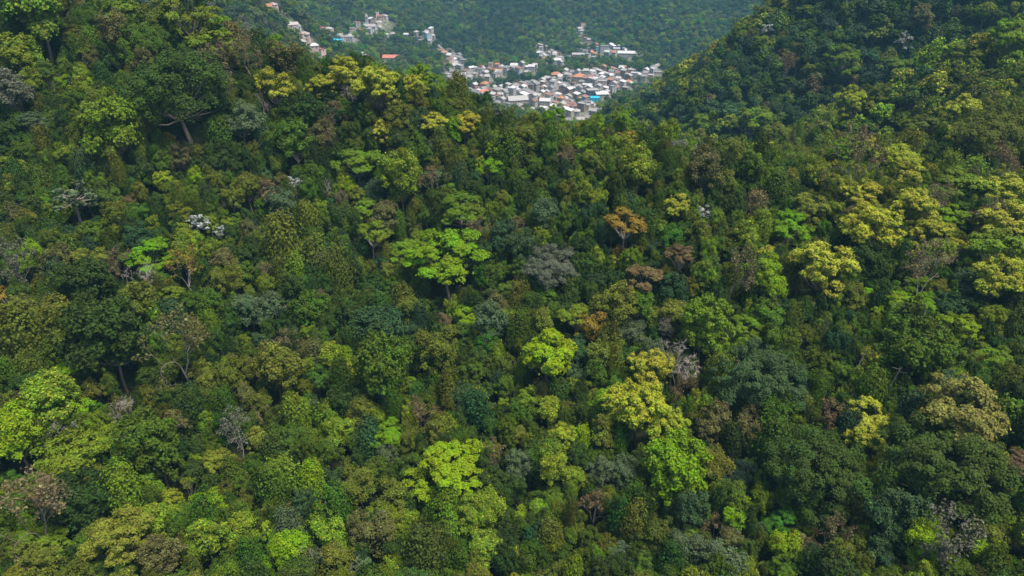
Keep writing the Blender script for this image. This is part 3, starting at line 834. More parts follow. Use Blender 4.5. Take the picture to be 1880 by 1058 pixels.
for poly, gap in zip(TOWN, TOWN_GAP):
    us = [p[0] for p in poly]; vs = [p[1] for p in poly]
    n = int((max(us) - min(us)) * (max(vs) - min(vs)) * 1.2) + 60
    U = hr_.uniform(min(us), max(us), n); V = hr_.uniform(min(vs), max(vs), n)
    ins = in_poly(U, V, poly)
    for u, v in zip(U[ins], V[ins]):
        P, dist = hit(u, v, 3.0, 560)
        if P is None or dist > 1600:
            continue
        w = float(hr_.uniform(6.0, 10)); dp = float(hr_.uniform(6.5, 9.5)); r = 0.5 * gap * (w / 10)
        if any((px - P[0]) ** 2 + (py - P[1]) ** 2 < (r + pr_) ** 2 for px, py, pr_ in _hs.near(P[0], P[1])):
            continue
        if any(((P[0] - ax - (t := min(1, max(0, ((P[0] - ax) * (bx - ax) + (P[1] - ay) * (by - ay)) / ((bx - ax) ** 2 + (by - ay) ** 2 + 1e-9)))) * (bx - ax)) ** 2 +
                (P[1] - ay - t * (by - ay)) ** 2) < (rw + dp * 0.5) ** 2 for ax, ay, bx, by, rw in ROAD_SEGS):
            continue
        _hs.add(P[0], P[1], r)
        HOUSES.append(dict(u=u, v=v, x=P[0], y=P[1], d=dist, w=w, dep=dp, st=int(hr_.choice([1, 1, 1, 2, 2, 3])),
                           wall=str(hr_.choice(['white', 'cream', 'brick', 'grey', 'pink', 'ochre', 'blue'], p=[.40, .20, .12, .12, .08, .06, .02])),
                           roof=str(hr_.choice(['white', 'pale', 'grey', 'terracotta', 'brown', 'rust'], p=[.26, .34, .24, .03, .07, .06])),
                           shape=str(hr_.choice(['gable', 'shed', 'flat', 'hip'], p=[.48, .17, .25, .10])), label=None, short=None,
                           rot=float(-0.5 + hr_.normal() * 0.18 + hr_.choice([0, math.pi / 2]))))
HOUSE_SPOTS = [(h['x'], h['y'], max(h['w'], h['dep']) * 0.55) for h in HOUSES]

# ------------------------------------------------------------------ terrain, roads, houses
yard = np.zeros(GZ.shape)
_pu, _pv, _ = project(np.stack([_GX, _GY, GZ], -1))
for (hx, hy, hr) in HOUSE_SPOTS:
    yard = np.maximum(yard, np.clip(1.6 - np.hypot(_GX - hx, _GY - hy) / (hr + 5), 0, 1))
for (cu, cv, ru, rv) in CLEARINGS:
    yard = np.maximum(yard, (((_pu - cu) / ru) ** 2 + ((_pv - cv) / rv) ** 2 < 1) * (_GR > 500) * 0.5)
tv = np.stack([_GX, _GY, GZ], -1).reshape(-1, 3)
ii = np.arange(NR * NA).reshape(NR, NA)
tf = np.stack([ii[:-1, :-1], ii[:-1, 1:], ii[1:, 1:], ii[1:, :-1]], -1).reshape(-1, 4)
tme = build_mesh("terrain", tv, tf[:, ::-1].copy(), [M_GROUND], smooth=True)
ya = tme.attributes.new("yard", 'FLOAT', 'POINT'); ya.data.foreach_set("value", yard.ravel().astype(np.float32))
link("terrain", tme, kind="structure")

M_ROAD = plain_material("worn_asphalt", (0.17, 0.16, 0.15), 0.9, 0.15, 0.3)
for name, line, w in ROAD_LINES:
    d = unit(np.gradient(line, axis=0)); nrm = np.stack([-d[:, 1], d[:, 0]], 1)
    l, r = line + nrm * w / 2, line - nrm * w / 2
    zc = np.maximum(np.maximum(ground(l[:, 0], l[:, 1]), ground(r[:, 0], r[:, 1])), ground(line[:, 0], line[:, 1])) + 0.25
    n = len(line)
    V = np.concatenate([np.c_[l, zc], np.c_[r, zc], np.c_[l, zc - 1.2], np.c_[r, zc - 1.2]])
    Fq = []
    for i in range(n - 1):
        Fq += [(i, i + 1, n + i + 1, n + i), (i, 2 * n + i, 2 * n + i + 1, i + 1), (n + i, n + i + 1, 3 * n + i + 1, 3 * n + i)]
    link("road", build_mesh("road", V, np.array(Fq), [M_ROAD]), kind="structure")

# ------------------------------------------------------------------ fill the canopy between the landmark trees
def tint_of(c, rng, amt=0.22):
    w, a, b = HUE[c]
    k = 1 + rng.normal() * amt * 0.5
    j = np.clip(1 + rng.normal(size=3) * amt * 0.22, 0.7, 1.3)
    k = np.clip(k, 0.7, 1.4)
    return tuple(np.array(a) * k * j) + (1.0,), tuple(np.array(b) * k * j) + (1.0,)

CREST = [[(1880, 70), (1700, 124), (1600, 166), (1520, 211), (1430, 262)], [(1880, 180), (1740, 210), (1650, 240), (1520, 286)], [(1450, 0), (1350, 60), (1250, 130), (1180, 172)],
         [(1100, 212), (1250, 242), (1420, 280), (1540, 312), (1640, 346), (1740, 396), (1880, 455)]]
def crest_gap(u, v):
    """pixels from the ridge lines, where yellower tree colours stand in for sunlight"""
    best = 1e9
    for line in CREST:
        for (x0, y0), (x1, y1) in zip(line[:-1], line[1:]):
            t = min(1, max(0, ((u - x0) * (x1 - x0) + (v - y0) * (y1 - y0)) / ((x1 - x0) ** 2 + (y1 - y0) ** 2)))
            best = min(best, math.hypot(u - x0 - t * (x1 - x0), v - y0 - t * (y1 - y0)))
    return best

def palette(u, v, d, x, y, rng):
    """tree colour by place; sunlight, shade and haze are put into some of it"""
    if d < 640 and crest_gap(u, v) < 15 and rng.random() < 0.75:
        opts, w = ['yl', 'yg', 'ol', 'mg'], [.36, .32, .24, .08]  # glow of the sunlit crests, put into the tree colours
    elif d > 560 and d < 820 and u < 570:
        opts, w = ['pg', 'ol', 'gy', 'mg', 'bg'], [.40, .20, .14, .14, .12]
    elif d > 560 and math.sin(x / 48.0 + 1.7 * math.sin(y / 83.0)) + 0.8 * math.sin(y / 41.0 + x / 67.0) > 0.55:
        opts, w = ['mg', 'ol', 'yg', 'pg', 'gr', 'ob', 'lm'], [.26, .20, .22, .16, .07, .05, .04]
    elif d > 560 and math.sin(x / 61.0 + 2.0 + math.sin(y / 57.0)) > 0.35:
        opts, w = ['dg', 'bg', 'tl', 'dm', 'mg'], [.34, .34, .12, .12, .08]
    elif d > 560:
        opts, w = ['dg', 'bg', 'mg', 'ol', 'yg', 'dm', 'pg', 'gr'], [.08, .10, .30, .17, .14, .06, .10, .05]  # weighted to lighter tints, standing in for brightly lit far crowns
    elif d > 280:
        opts, w = ['dg', 'bg', 'mg', 'ol', 'yg', 'dm', 'ob', 'tl', 'br'], [.22, .28, .12, .08, .05, .14, .03, .07, .01]  # dark bluish tints stand in for shade and haze on the right hill
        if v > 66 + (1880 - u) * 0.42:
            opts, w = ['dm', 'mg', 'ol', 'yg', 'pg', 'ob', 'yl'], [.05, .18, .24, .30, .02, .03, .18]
    elif u > 1480 and v < 0.42 * (u - 1480) + 360:
        opts, w = ['dm', 'mg', 'ol', 'yg', 'yl', 'ob'], [.10, .20, .23, .24, .16, .07]
    elif u < 520 and v > 640:
        opts, w = ['dg', 'dm', 'mg', 'ol', 'yg', 'ob', 'lm'], [.11, .18, .31, .18, .19, .02, .01]
    elif u < 460 and v < 480:
        opts, w = ['dg', 'dm', 'mg', 'ol', 'bg', 'ob', 'yg'], [.17, .25, .28, .14, .04, .03, .09]
    elif v < 300 and u > 800:
        opts, w = ['dm', 'mg', 'ol', 'yg', 'ob', 'lm'], [.16, .30, .26, .23, .03, .02]
    elif v > 640:
        opts, w = ['dg', 'dm', 'mg', 'ol', 'bg', 'yg', 'ob', 'pg'], [.15, .19, .29, .14, .05, .15, .01, .02]
    else:
        opts, w = ['dg', 'dm', 'mg', 'ol', 'bg', 'yg', 'ob', 'pg', 'br'], [.17, .20, .25, .15, .09, .11, .01, .015, .005]
    return opts[int(rng.choice(len(opts), p=np.array(w) / np.sum(w)))]

def occluded(x, y, ztop, rise=7.0):
    """is the point hidden behind canopy nearer to the camera?"""
    t = np.linspace(0.15, 0.93, 90)
    X = np.outer(x, t); Y = np.outer(y, t); Z = np.outer(ztop, t)
    return ((Z < ground(X, Y) + rise).sum(1) > 0)

def covers(x, y, z, R):
    """would a tree here stand in front of a landmark crown?"""
    d = math.sqrt(x * x + y * y + z * z)
    u, v, _ = project(np.array([x, y, z + min(2.2 * R, 8.0)]))
    r = R / d * F
    if -60 < u < 1440 and d < 300 and v - 1.15 * r < np.interp(u, SKYU, SKYV):      # would rise above the ridge's skyline
        return True
    near = (CATD > d + 1.0)
    return bool((near & ((CATU - u) ** 2 + (CATV - 0.08 * CATW - v) ** 2 < (CATW * 0.37 + r * 0.42) ** 2)).any())
SKYU = [-60, 0, 240, 300, 420, 445, 520, 620, 720, 800, 880, 960, 1050, 1150, 1250, 1440]
SKYV = [-90, -50, -6, 12, 42, 64, 80, 106, 130, 148, 188, 200, 216, 222, 240, 282]
CATU = np.array([t['u'] for t in CAT]); CATV = np.array([t['v'] for t in CAT])
CATW = np.array([t['w'] for t in CAT]); CATD = np.array([t['d'] for t in CAT])

FILL = []
def scatter(r0, r1, az, n_try, rmin, rmax, pack, kinds, kp, cell, seed, keep=None, taken=None, bias=1.0, sink=None):
    rng = np.random.default_rng(seed)
    a = rng.uniform(-az, az, n_try)
    r = np.sqrt(rng.uniform(r0 ** 2, r1 ** 2, n_try))
    X, Y = r * np.sin(a), r * np.cos(a)
    RR = rmin + (rmax - rmin) * rng.random(n_try) ** bias
    Z = ground(X, Y)
    u, v, dep = project(np.stack([X, Y, Z + 8], 1))
    ok = (u > -230) & (u < 2110) & (v > -90) & (v < 1260) & (dep > 20)
    if r0 > 250:
        ok &= ~occluded(X, Y, Z + 14)
    if keep is not None:
        ok &= keep(X, Y, u, v)
    hs = taken if taken is not None else Hash(cell)
    idx = np.nonzero(ok)[0]
    out = []
    for i in idx:
        x, y, R = X[i], Y[i], RR[i]
        bad = False
        if r0 < 250 and R > 1.5 and covers(x, y, Z[i], R):
            continue
        for (px, py, pr_) in hs.near(x, y):
            if (px - x) ** 2 + (py - y) ** 2 < (pack * (R + pr_)) ** 2:
                bad = True; break
        if bad:
            continue
        hs.add(x, y, R)
        out.append((x, y, Z[i], R, u[i], v[i], float(math.sqrt(x * x + y * y + Z[i] ** 2))))
    for (x, y, z, R, uu, vv, dd) in out:
        k = kinds[int(rng.choice(len(kinds), p=kp))]
        FILL.append(dict(x=x, y=y, z=z, R=R, u=uu, v=vv, d=dd, k=k, c=palette(uu, vv, dd, x, y, rng) if k != 'bush' else str(rng.choice(['dg', 'dm', 'bg', 'dg'])), rot=float(rng.uniform(0, 6.283)),  # bushes stay dark: the shade of the gaps is put into their colour
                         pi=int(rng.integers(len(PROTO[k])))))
    return hs

near_hash = Hash(14.0)
for t in CAT:
    # tall emergent crowns let smaller trees stand beneath their rim
    near_hash.add(t['x'], t['y'], min(t['R'] * 0.80, 10.0))

def no_house(X, Y, u, v):
    ok = np.ones(len(X), bool)
    for (hx, hy, hr) in HOUSE_SPOTS:
        ok &= (X - hx) ** 2 + (Y - hy) ** 2 > (hr + 2.5) ** 2
        # a house shows: no crown right in front of it
        hu, hv, hd = project(np.array([hx, hy, ground(hx, hy) + 3.0]))
        if hd > 500:
            near_ = (np.hypot(X, Y) < math.hypot(hx, hy)) & (np.hypot(X, Y) > math.hypot(hx, hy) - 90)
            ok &= ~(near_ & (np.abs(u - hu) < 6) & (v - hv < 5) & (v - hv > -6))
    for (ax, ay, bx, by, w) in ROAD_SEGS:
        dx, dy = bx - ax, by - ay
        t = np.clip(((X - ax) * dx + (Y - ay) * dy) / (dx * dx + dy * dy + 1e-9), 0, 1)
        ok &= (X - ax - t * dx) ** 2 + (Y - ay - t * dy) ** 2 > (w + 3.0) ** 2
    for (cu, cv, ru, rv) in CLEARINGS:
        ok &= ((u - cu) / ru) ** 2 + ((v - cv) / rv) ** 2 > 1
    # few trees inside the built-up area, each with room of its own
    town = inside_town(u, v)
    ok &= ~town | (np.random.default_rng(3).random(len(X)) < 0.8)
    return ok

# first the larger crowns, then smaller ones in the gaps, then undergrowth
scatter(44, 300, 1.0, 26000, 1.6, 3.2, 0.66, ['rnd', 'gls', 'umb', 'yel', 'vin'], [.52, .20, .09, .09, .10], 14, 21, taken=near_hash, bias=1.8)
scatter(44, 300, 1.0, 52000, 1.0, 1.75, 0.70, ['rnd', 'gls', 'vin', 'tal', 'fea', 'bare'], [.585, .08, .25, .055, .025, .005], 14, 22, taken=near_hash)
scatter(44, 290, 1.0, 36000, 0.9, 1.6, 0.72, ['bush', 'vin', 'rnd'], [.70, .10, .20], 14, 23, taken=near_hash)
mid_hash = scatter(300, 720, 0.72, 60000, 2.6, 5.6, 0.58, ['mid', 'rnd', 'umb', 'fea'], [.80, .08, .09, .03], 16, 24, bias=1.5, keep=no_house)
scatter(300, 720, 0.72, 40000, 1.8, 2.6, 0.60, ['mid'], [1.0], 16, 25, taken=mid_hash, keep=no_house)
scatter(720, 2300, 0.72, 90000, 3.0, 6.8, 0.78, ['far'], [1.0], 18, 26, bias=1.6, keep=no_house)

# ------------------------------------------------------------------ which of the fill trees are told apart: the 300 of a kind that show largest
cand = [t for t in FILL if t['d'] < 300 and t['k'] not in ('bush', 'far', 'mid') and -5 < t['u'] < 1885 and 5 < t['v'] < 1075]
hid = occluded(np.array([t['x'] for t in cand]), np.array([t['y'] for t in cand]), np.array([t['z'] + PROTO[t['k']][0].hc * t['R'] / PROTO[t['k']][0].R for t in cand]), 4.0)
cand = [t for t, h in zip(cand, hid) if not h]
cand.sort(key=lambda t: -t['R'] / t['d'])
count = {}
for t in CAT:
    count[t['k']] = count.get(t['k'], 0) + 1
SINGLE = []
for t in cand:
    if len(SINGLE) >= 330:
        break
    if count.get(t['k'], 0) >= 285:
        continue
    count[t['k']] = count.get(t['k'], 0) + 1
    t['single'] = True
    t['label'] = None; t['short'] = None
    pr = PROTO[t['k']][t['pi']]
    t['pr'] = pr; t['s'] = t['R'] / pr.R; t['w'] = 2 * t['R'] / t['d'] * F
    SINGLE.append(t)

# ------------------------------------------------------------------ labels: look, then place beside the nearest landmark
def side(du, dv):
    a = math.degrees(math.atan2(-dv, du)) % 360
    return ["right of", "upper right of", "above", "upper left of", "left of", "lower left of", "below", "lower right of"][int(((a + 22.5) % 360) // 45)]
LM = [t for t in CAT if t['short']]
ORD = ["", "second ", "third ", "fourth ", "fifth ", "sixth ", "seventh ", "eighth ", "ninth ", "tenth ", "eleventh ", "twelfth "]
def size_word(w):
    return "small" if w < 36 else ("mid-sized" if w < 66 else "large")
def label_all(items):
    groups = {}
    for t in items:
        if t['label']:
            continue
        best = min(LM, key=lambda q: (q['u'] - t['u']) ** 2 + (q['v'] - t['v']) ** 2)
        dist = math.hypot(best['u'] - t['u'], best['v'] - t['v'])
        key = (size_word(t['w']), HUE[t['c']][0], KSHORT[t['k']], side(t['u'] - best['u'], t['v'] - best['v']), best['short'])
        groups.setdefault(key, []).append((dist, t))
    for (sz, hue, ph, sd, sh), lst in groups.items():
        lst.sort(key=lambda q: q[0])
        for i, (dist, t) in enumerate(lst):
            o = ORD[i] if i < len(ORD) else "farther "
            t['label'] = f"{o}{sz} {hue} {ph} {sd} the {sh}" if o else f"{sz} {hue} {ph} {sd} the {sh}"
KSHORT = dict(rnd="rounded tree", gls="glossy-leaved tree", dome="domed tree", umb="umbrella tree", yel="clumpy tree", tal="tall-stemmed tree",
              vin="vine-draped tree", fea="feathery tree", bare="bare tree", sil="rosette-leaved tree")
label_all(CAT + SINGLE)
for t in CAT + SINGLE:      # at most 16 words
    assert len(t['label'].replace("-", "").split()) <= 16, t['label']

GROUPS = dict(rnd="rounded broadleaf trees on the near slope", gls="glossy-leaved trees on the near slope", dome="domed trees", umb="umbrella trees",
              yel="clumpy trees with pale shoots", tal="tall-stemmed trees", vin="vine-draped trees", fea="feathery trees with pale limbs", bare="leafless trees", sil="silver-leaved trees")
rng = np.random.default_rng(5)
for t in CAT + SINGLE:
    root = bpy.data.objects.new(KIND[t['k']][0], None)
    root.empty_display_size = 0.5
    root.location = (t['x'], t['y'], t['z'] - 0.1)
    root.rotation_euler = (rng.normal() * 0.03, rng.normal() * 0.03, t['rot'])
    zf = float(np.clip(rng.normal(1.04, 0.12), 0.8, 1.35)) if not t.get('short') else 1.0
    sz = t['s'] if t in CAT else (0.75 + (t['s'] - 0.75) * 0.55 if t['s'] > 0.75 else 0.45 + (t['s'] - 0.3) * 0.67)
    root.scale = (t['s'], t['s'], sz * (t['stretch'] if t.get('stretch', 1) > 1 else zf))
    COL.objects.link(root)
    root['label'] = t['label']; root['category'] = "tree"; root['group'] = GROUPS[t['k']]
    tk = link("trunk", t['pr'].trunk, root)
    cr = link("crown", t['pr'].crown, root)
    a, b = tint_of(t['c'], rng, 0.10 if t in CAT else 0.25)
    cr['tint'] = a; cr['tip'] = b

# ------------------------------------------------------------------ the rest of the forest: one mass
REST = [t for t in FILL if not t.get('single')]
pool = bpy.data.collections.new("forest_kinds")
order, base = [], {}
for k in sorted(PROTO):
    if k == 'dome' or k == 'sil':
        continue
    base[k] = len(order)
    for i, pr in enumerate(PROTO[k]):
        v, f, a, mi = pr.joint
        me = build_mesh("forest_tree", v, f, [pr.bark, M_LEAF], mi, leaf=a)
        o = bpy.data.objects.new("forest_kind_%03d" % len(order), me)
        pool.objects.link(o)
        order.append(pr)
pts = np.array([(t['x'], t['y'], t['z'] - 0.15) for t in REST], np.float32)
pm = bpy.data.meshes.new("forest")
pm.vertices.add(len(pts)); pm.vertices.foreach_set("co", pts.ravel())
def put(name, typ, arr, field):
    at = pm.attributes.new(name, typ, 'POINT'); at.data.foreach_set(field, np.asarray(arr).ravel())
kid = np.array([base[t['k']] + t['pi'] for t in REST], np.int32)
put("kind_index", 'INT', kid, "value")
sc = np.array([t['R'] / order[k].R for t, k in zip(REST, kid)])
zsc = np.where(sc > 0.75, 0.75 + (sc - 0.75) * 0.55, np.where(sc > 0.3, 0.45 + (sc - 0.3) * 0.67, sc * 1.5))
zsc = np.where(np.array([t['k'] == 'bush' for t in REST]), sc, zsc)
jz = np.clip(rng.normal(1.08, 0.16, len(REST)), 0.75, 1.6)
jz = np.where((sc < 0.6) & (pts[:, 1] < 320), jz * 1.08, jz)     # slender understorey trees reach up for light
put("grow", 'FLOAT_VECTOR', np.stack([sc, sc, zsc * jz], 1).astype(np.float32), "vector")
put("turn", 'FLOAT_VECTOR', np.stack([rng.normal(size=len(REST)) * .05, rng.normal(size=len(REST)) * .05, [t['rot'] for t in REST]], 1).astype(np.float32), "vector")
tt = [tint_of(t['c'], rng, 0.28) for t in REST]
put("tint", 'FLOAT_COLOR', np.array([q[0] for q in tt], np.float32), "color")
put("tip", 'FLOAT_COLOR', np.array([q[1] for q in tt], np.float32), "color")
forest = link("forest", pm, kind="stuff", label="dense mixed rainforest canopy covering the slopes and far hills", category="forest")
ng = bpy.data.node_groups.new("plant_forest", 'GeometryNodeTree')
ng.interface.new_socket("Geometry", in_out='INPUT', socket_type='NodeSocketGeometry')
ng.interface.new_socket("Geometry", in_out='OUTPUT', socket_type='NodeSocketGeometry')
gi = ng.nodes.new("NodeGroupInput"); go = ng.nodes.new("NodeGroupOutput")
ci = ng.nodes.new("GeometryNodeCollectionInfo")
ci.inputs["Collection"].default_value = pool
ci.inputs["Separate Children"].default_value = True
ci.inputs["Reset Children"].default_value = True
ip = ng.nodes.new("GeometryNodeInstanceOnPoints")
ip.inputs["Pick Instance"].default_value = True
def named(n, typ):
    a = ng.nodes.new("GeometryNodeInputNamedAttribute"); a.data_type = typ; a.inputs["Name"].default_value = n
    return a.outputs["Attribute"]
m2p = ng.nodes.new("GeometryNodeMeshToPoints")
ng.links.new(gi.outputs[0], m2p.inputs[0])
ng.links.new(m2p.outputs[0], ip.inputs["Points"])
ng.links.new(ci.outputs[0], ip.inputs["Instance"])
ng.links.new(named("kind_index", 'INT'), ip.inputs["Instance Index"])
e2r = ng.nodes.new("FunctionNodeEulerToRotation")
ng.links.new(named("turn", 'FLOAT_VECTOR'), e2r.inputs[0])
ng.links.new(e2r.outputs[0], ip.inputs["Rotation"])
ng.links.new(named("grow", 'FLOAT_VECTOR'), ip.inputs["Scale"])
ng.links.new(ip.outputs[0], go.inputs[0])
md = forest.modifiers.new("plant_forest", 'NODES'); md.node_group = ng

# ------------------------------------------------------------------ houses
MW = {k: plain_material("plaster_" + k, c, 0.85, 0.14, 0.5) for k, c in WALLS.items()}
MR = {k: plain_material("roofing_" + k, c, 0.8, 0.2, 0.8) for k, c in ROOFS.items()}
M_PANE = plain_material("window_glass", (0.03, 0.035, 0.04), 0.15, 0.1)
M_DOOR = plain_material("painted_door", (0.16, 0.10, 0.07), 0.6, 0.2)
def box(x0, x1, y0, y1, z0, z1):
    v = np.array([(x, y, z) for z in (z0, z1) for y in (y0, y1) for x in (x0, x1)], float)
    f = np.array([(0, 2, 3, 1), (4, 5, 7, 6), (0, 1, 5, 4), (1, 3, 7, 5), (3, 2, 6, 7), (2, 0, 4, 6)])
    return v, f
def boxes(lst):
    V, Fs, n = [], [], 0
    for b in lst:
        v, f = box(*b); V.append(v); Fs.append(f + n); n += 8
    return np.concatenate(V), np.concatenate(Fs)
window_mesh = {}
def win(mat):
    return window_mesh.setdefault(mat, build_mesh("window", *box(-0.55, 0.55, -0.06, 0.06, -0.6, 0.6), [M_PANE]))
door_mesh = build_mesh("door", *box(-0.5, 0.5, -0.06, 0.06, 0, 2.1), [M_DOOR])
def roof_mesh(shape, w, d, h, mat):
    o = 0.5
    X, Y = w / 2 + o, d / 2 + o
    if shape == 'flat':      # slab with a low parapet
        v, f = boxes([(-w / 2 - .15, w / 2 + .15, -d / 2 - .15, d / 2 + .15, h, h + .25), (-w / 2 - .15, w / 2 + .15, -d / 2 - .15, -d / 2 + .1, h + .25, h + .8),
                      (-w / 2 - .15, w / 2 + .15, d / 2 - .1, d / 2 + .15, h + .25, h + .8), (-w / 2 - .15, -w / 2 + .1, -d / 2 + .1, d / 2 - .1, h + .25, h + .8),
                      (w / 2 - .1, w / 2 + .15, -d / 2 + .1, d / 2 - .1, h + .25, h + .8)])
        return build_mesh("roof", v, f, [mat])
    if shape == 'shed':
        v = np.array([(-X, -Y, h), (X, -Y, h), (X, Y, h + d * .22), (-X, Y, h + d * .22), (-X, -Y, h + .2), (X, -Y, h + .2), (X, Y, h + d * .22 + .2), (-X, Y, h + d * .22 + .2)])
        f = [(0, 3, 2, 1), (4, 5, 6, 7), (0, 1, 5, 4), (1, 2, 6, 5), (2, 3, 7, 6), (3, 0, 4, 7)]
    elif shape == 'gable':
        r = d * 0.27
        v = np.array([(-X, -Y, h - .1), (X, -Y, h - .1), (X, 0, h + r), (-X, 0, h + r), (-X, Y, h - .1), (X, Y, h - .1),
                      (-X, -Y, h + .1), (X, -Y, h + .1), (X, 0, h + r + .2), (-X, 0, h + r + .2), (-X, Y, h + .1), (X, Y, h + .1)])
        f = [(0, 3, 2, 1), (3, 4, 5, 2), (6, 7, 8, 9), (9, 8, 11, 10), (0, 1, 7, 6), (4, 10, 11, 5), (1, 2, 8, 7), (2, 5, 11, 8), (0, 6, 9, 3), (3, 9, 10, 4)]
    else:
        r = d * 0.3; k = max(0.3, w / 2 - d * 0.4)
        v = np.array([(-X, -Y, h), (X, -Y, h), (X, Y, h), (-X, Y, h), (-k, 0, h + r), (k, 0, h + r)])
        f = [(0, 3, 2, 1), (0, 1, 5, 4), (1, 2, 5), (2, 3, 4, 5), (3, 0, 4)]
    return build_mesh("roof", v, f, [mat])
def wall_mesh(shape, w, d, h, mat):
    v, f = box(-w / 2, w / 2, -d / 2, d / 2, -3.0, h)
    f = f.tolist(); v = v.tolist()
    if shape == 'gable':     # gable ends up under the ridge
        n = len(v); r = d * 0.27 * (1 - 0.5 / (d / 2 + .5)) - 0.05
        for sx in (-1, 1):
            b = len(v)
            v += [(sx * w / 2, -d / 2, h), (sx * w / 2, d / 2, h), (sx * w / 2, 0, h + r), (sx * (w / 2 - .2), -d / 2, h), (sx * (w / 2 - .2), d / 2, h), (sx * (w / 2 - .2), 0, h + r)]
            f += [(b, b + 1, b + 2), (b + 3, b + 5, b + 4), (b, b + 2, b + 5, b + 3), (b + 1, b + 4, b + 5, b + 2)]
    elif shape == 'shed':
        b = len(v); r = d * .22
        v += [(-w / 2, d / 2, h + r * .9), (w / 2, d / 2, h + r * .9)]
        f += [(6, 7, b + 1, b), (4, 6, b), (7, 5, b + 1)]
    return build_mesh("wall", np.array(v, float), f, [mat])

LMH = [h for h in HOUSES if h['short']]
WALLW = dict(white="white", cream="cream", brick="brick", grey="grey", pink="pink", blue="light blue", slate="dark", teal="teal", ochre="ochre")
ROOFW = dict(white="white", pale="pale", grey="grey", terracotta="terracotta", red="red", brown="brown", rust="rust-brown", cyan="cyan")
SHAPEW = dict(gable="gable", shed="lean-to", flat="flat", hip="hipped")
STW = {1: "low", 2: "two-storey", 3: "three-storey"}
hg = {}
for h in HOUSES:
    if h['label']:
        continue
    best = min(LMH, key=lambda q: (q['u'] - h['u']) ** 2 + 4 * (q['v'] - h['v']) ** 2)
    key = (STW[h['st']], WALLW[h['wall']], ROOFW[h['roof']], SHAPEW[h['shape']], side(h['u'] - best['u'], h['v'] - best['v']), best['short'])
    hg.setdefault(key, []).append((math.hypot(best['u'] - h['u'], best['v'] - h['v']), h))
for key, lst in hg.items():
    lst.sort(key=lambda q: q[0])
    for i, (dist, h) in enumerate(lst):
        st, wl_, rf, sp, sd_, sh = key
        h['label'] = f"{ORD[min(i, 11)]}{st} {wl_} house, {rf} {sp} roof, {sd_} the {sh}"
rngh = np.random.default_rng(77)
for h in HOUSES:
    root = bpy.data.objects.new("house", None)
    ax = [ground(h['x'] + a, h['y'] + b) for a in (-5, 5) for b in (-4, 4)]
    root.location = (h['x'], h['y'], float(np.mean(ax)) + 0.4)
    root.rotation_euler = (0, 0, h['rot'])
    COL.objects.link(root)
    root['label'] = h['label']; root['category'] = "house"; root['group'] = "houses of the valley village"
    H = h['st'] * 2.9 + 0.2
    w, d = h['w'], h['dep']
    wl_ = link("wall", wall_mesh(h['shape'], w, d, H, MW[h['wall']]), root)
    link("roof", roof_mesh(h['shape'], w, d, H, MR[h['roof']]), root)
    if h['roof'] == 'cyan' and h['shape'] == 'flat':
        v, f = box(-w / 2 - .1, w / 2 + .1, -d / 2 - .1, d / 2 + .1, H * .45, H - 0.05)
        link("painted_storey", build_mesh("painted_storey", v, f, [MR['cyan']]), root)
    n = max(2, int(w / 3.2))
    # windows on the long front, the back and both ends
    for s in range(h['st']):
        for i in range(n):
            x = -w / 2 + (i + 0.5) * w / n
            if s == 0 and i == n // 2:
                continue
            o = link("window", win(0), root); o.location = (x, -d / 2 - (0.12 if h['roof'] == 'cyan' else 0.0), 1.7 + s * 2.9)
        for sx in (-1, 1):
            o = link("window", win(0), root); o.location = (sx * w / 2, 0.0, 1.7 + s * 2.9); o.rotation_euler = (0, 0, math.pi / 2)
    o = link("door", door_mesh, root); o.location = (-w / 2 + (n // 2 + 0.5) * w / n, -d / 2, 0.0)

# little church tower on the far hillside
P, dist = hit(674, 44, 4, 600)
root = bpy.data.objects.new("church_tower", None); root.location = (P[0], P[1], float(ground(P[0], P[1]))); COL.objects.link(root)
root['label'] = "slender white church tower above the low white hall in the far trees"; root['category'] = "tower"
link("wall", build_mesh("wall", *boxes([(-2, 2, -2, 2, -3, 14), (-2.3, 2.3, -2.3, 2.3, 9.5, 10.1)]), [MW['white']]), root)
v = np.array([(-2.5, -2.5, 14), (2.5, -2.5, 14), (2.5, 2.5, 14), (-2.5, 2.5, 14), (0, 0, 19.5)])
link("spire", build_mesh("spire", v, [(0, 3, 2, 1), (0, 1, 4), (1, 2, 4), (2, 3, 4), (3, 0, 4)], [MR['pale']]), root)
for sx, sy, rz in ((0, -1, 0), (0, 1, 0), (-1, 0, math.pi / 2), (1, 0, math.pi / 2)):
    o = link("window", win(0), root); o.location = (sx * 2, sy * 2, 11.8); o.rotation_euler = (0, 0, rz); o.scale = (1, 1, 1.6)

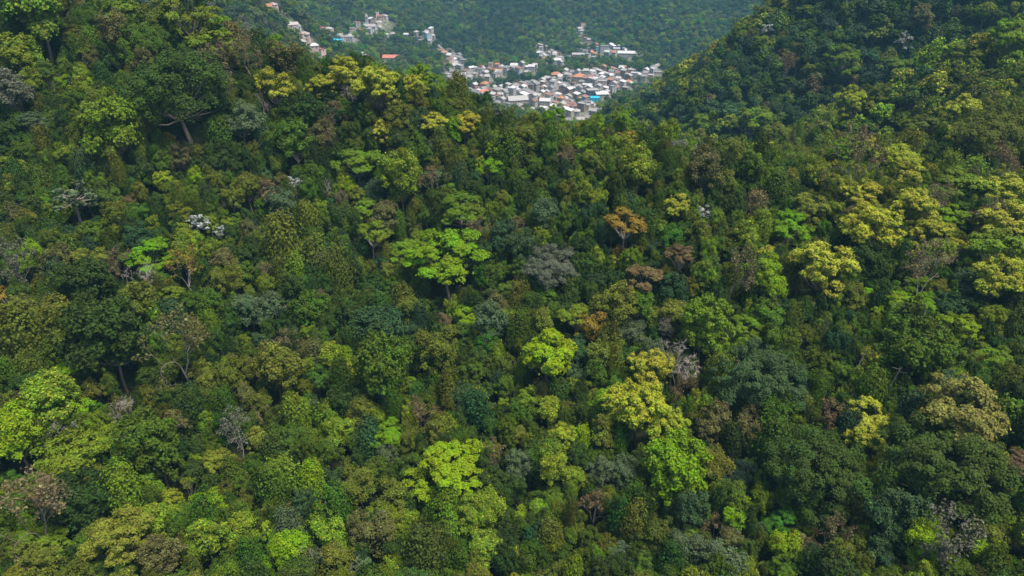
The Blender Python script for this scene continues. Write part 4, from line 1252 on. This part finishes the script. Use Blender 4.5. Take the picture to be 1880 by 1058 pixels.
# ------------------------------------------------------------------ dead stems leaning in the brown gully under the dark dome tree
for n_, (u, v, ln, lean, lab) in enumerate([
    (1462, 948, 8, 0.25, "thin pale dead stem leaning under the dark dome tree, leftmost of the row"),
    (1474, 955, 9, 0.30, "thin pale dead stem, second from the left under the dark dome tree"),
    (1540, 948, 9, 0.35, "long pale dead stem leaning to the right in the brown gully"),
    (1556, 958, 11, 0.30, "paired pale dead stem, nearer of two in the brown gully"),
    (1562, 952, 11, 0.26, "paired pale dead stem, farther of two in the brown gully"),
    (1566, 1000, 8, 0.28, "short pale dead stem low in the brown gully"),
    (1612, 735, 12, 0.12, "tall pale dead stem beside the yellow-topped tree on the right slope"),
    (1545, 712, 13, 0.14, "tall thin grey stem above the reddish feathery tree on the right slope")]):
    P, dist = hit(u, v, 3.5)
    r_ = np.random.default_rng(900 + n_)
    root = bpy.data.objects.new("dead_stem", None); root.location = (P[0], P[1], float(ground(P[0], P[1]))); COL.objects.link(root)
    root['label'] = lab; root['category'] = "dead stem"; root['group'] = "dead stems in the gully"
    tk, br = Bag(), Bag()
    tip_ = np.array([lean * ln, -0.1 * ln, ln])
    mid_ = tip_ * 0.5 + r_.normal(size=3) * 0.15
    tube(tk, np.array([-tip_ * 0.15, mid_, tip_]), [0.17, 0.13, 0.06], 6)
    for k in range(5):
        t_ = r_.uniform(0.55, 0.95); p0 = tip_ * t_
        tube(br, np.array([p0, p0 + unit(r_.normal(size=3) + [0, 0, 0.8]) * r_.uniform(0.8, 1.8)]), [0.05, 0.015], 4)
    v_, f_, _a = tk.arrays(); link("trunk", build_mesh("trunk", v_, f_, [M_PALE], smooth=True), root)
    v_, f_, _a = br.arrays(); link("twigs", build_mesh("twigs", v_, f_, [M_PALE], smooth=True), root)

# ------------------------------------------------------------------ air
m, nt, out = new_mat("haze")
pv = N(nt, "ShaderNodeVolumePrincipled")
pv.inputs["Color"].default_value = (0.30, 0.72, 1.0, 1)
pv.inputs["Density"].default_value = 0.000125
pv.inputs["Anisotropy"].default_value = 0.0
nt.links.new(pv.outputs[0], out.inputs["Volume"])
hv, hf = box(-2600, 2600, -300, 2750, -285, 25)
link("haze", build_mesh("haze", hv, hf, [m]), kind="stuff")
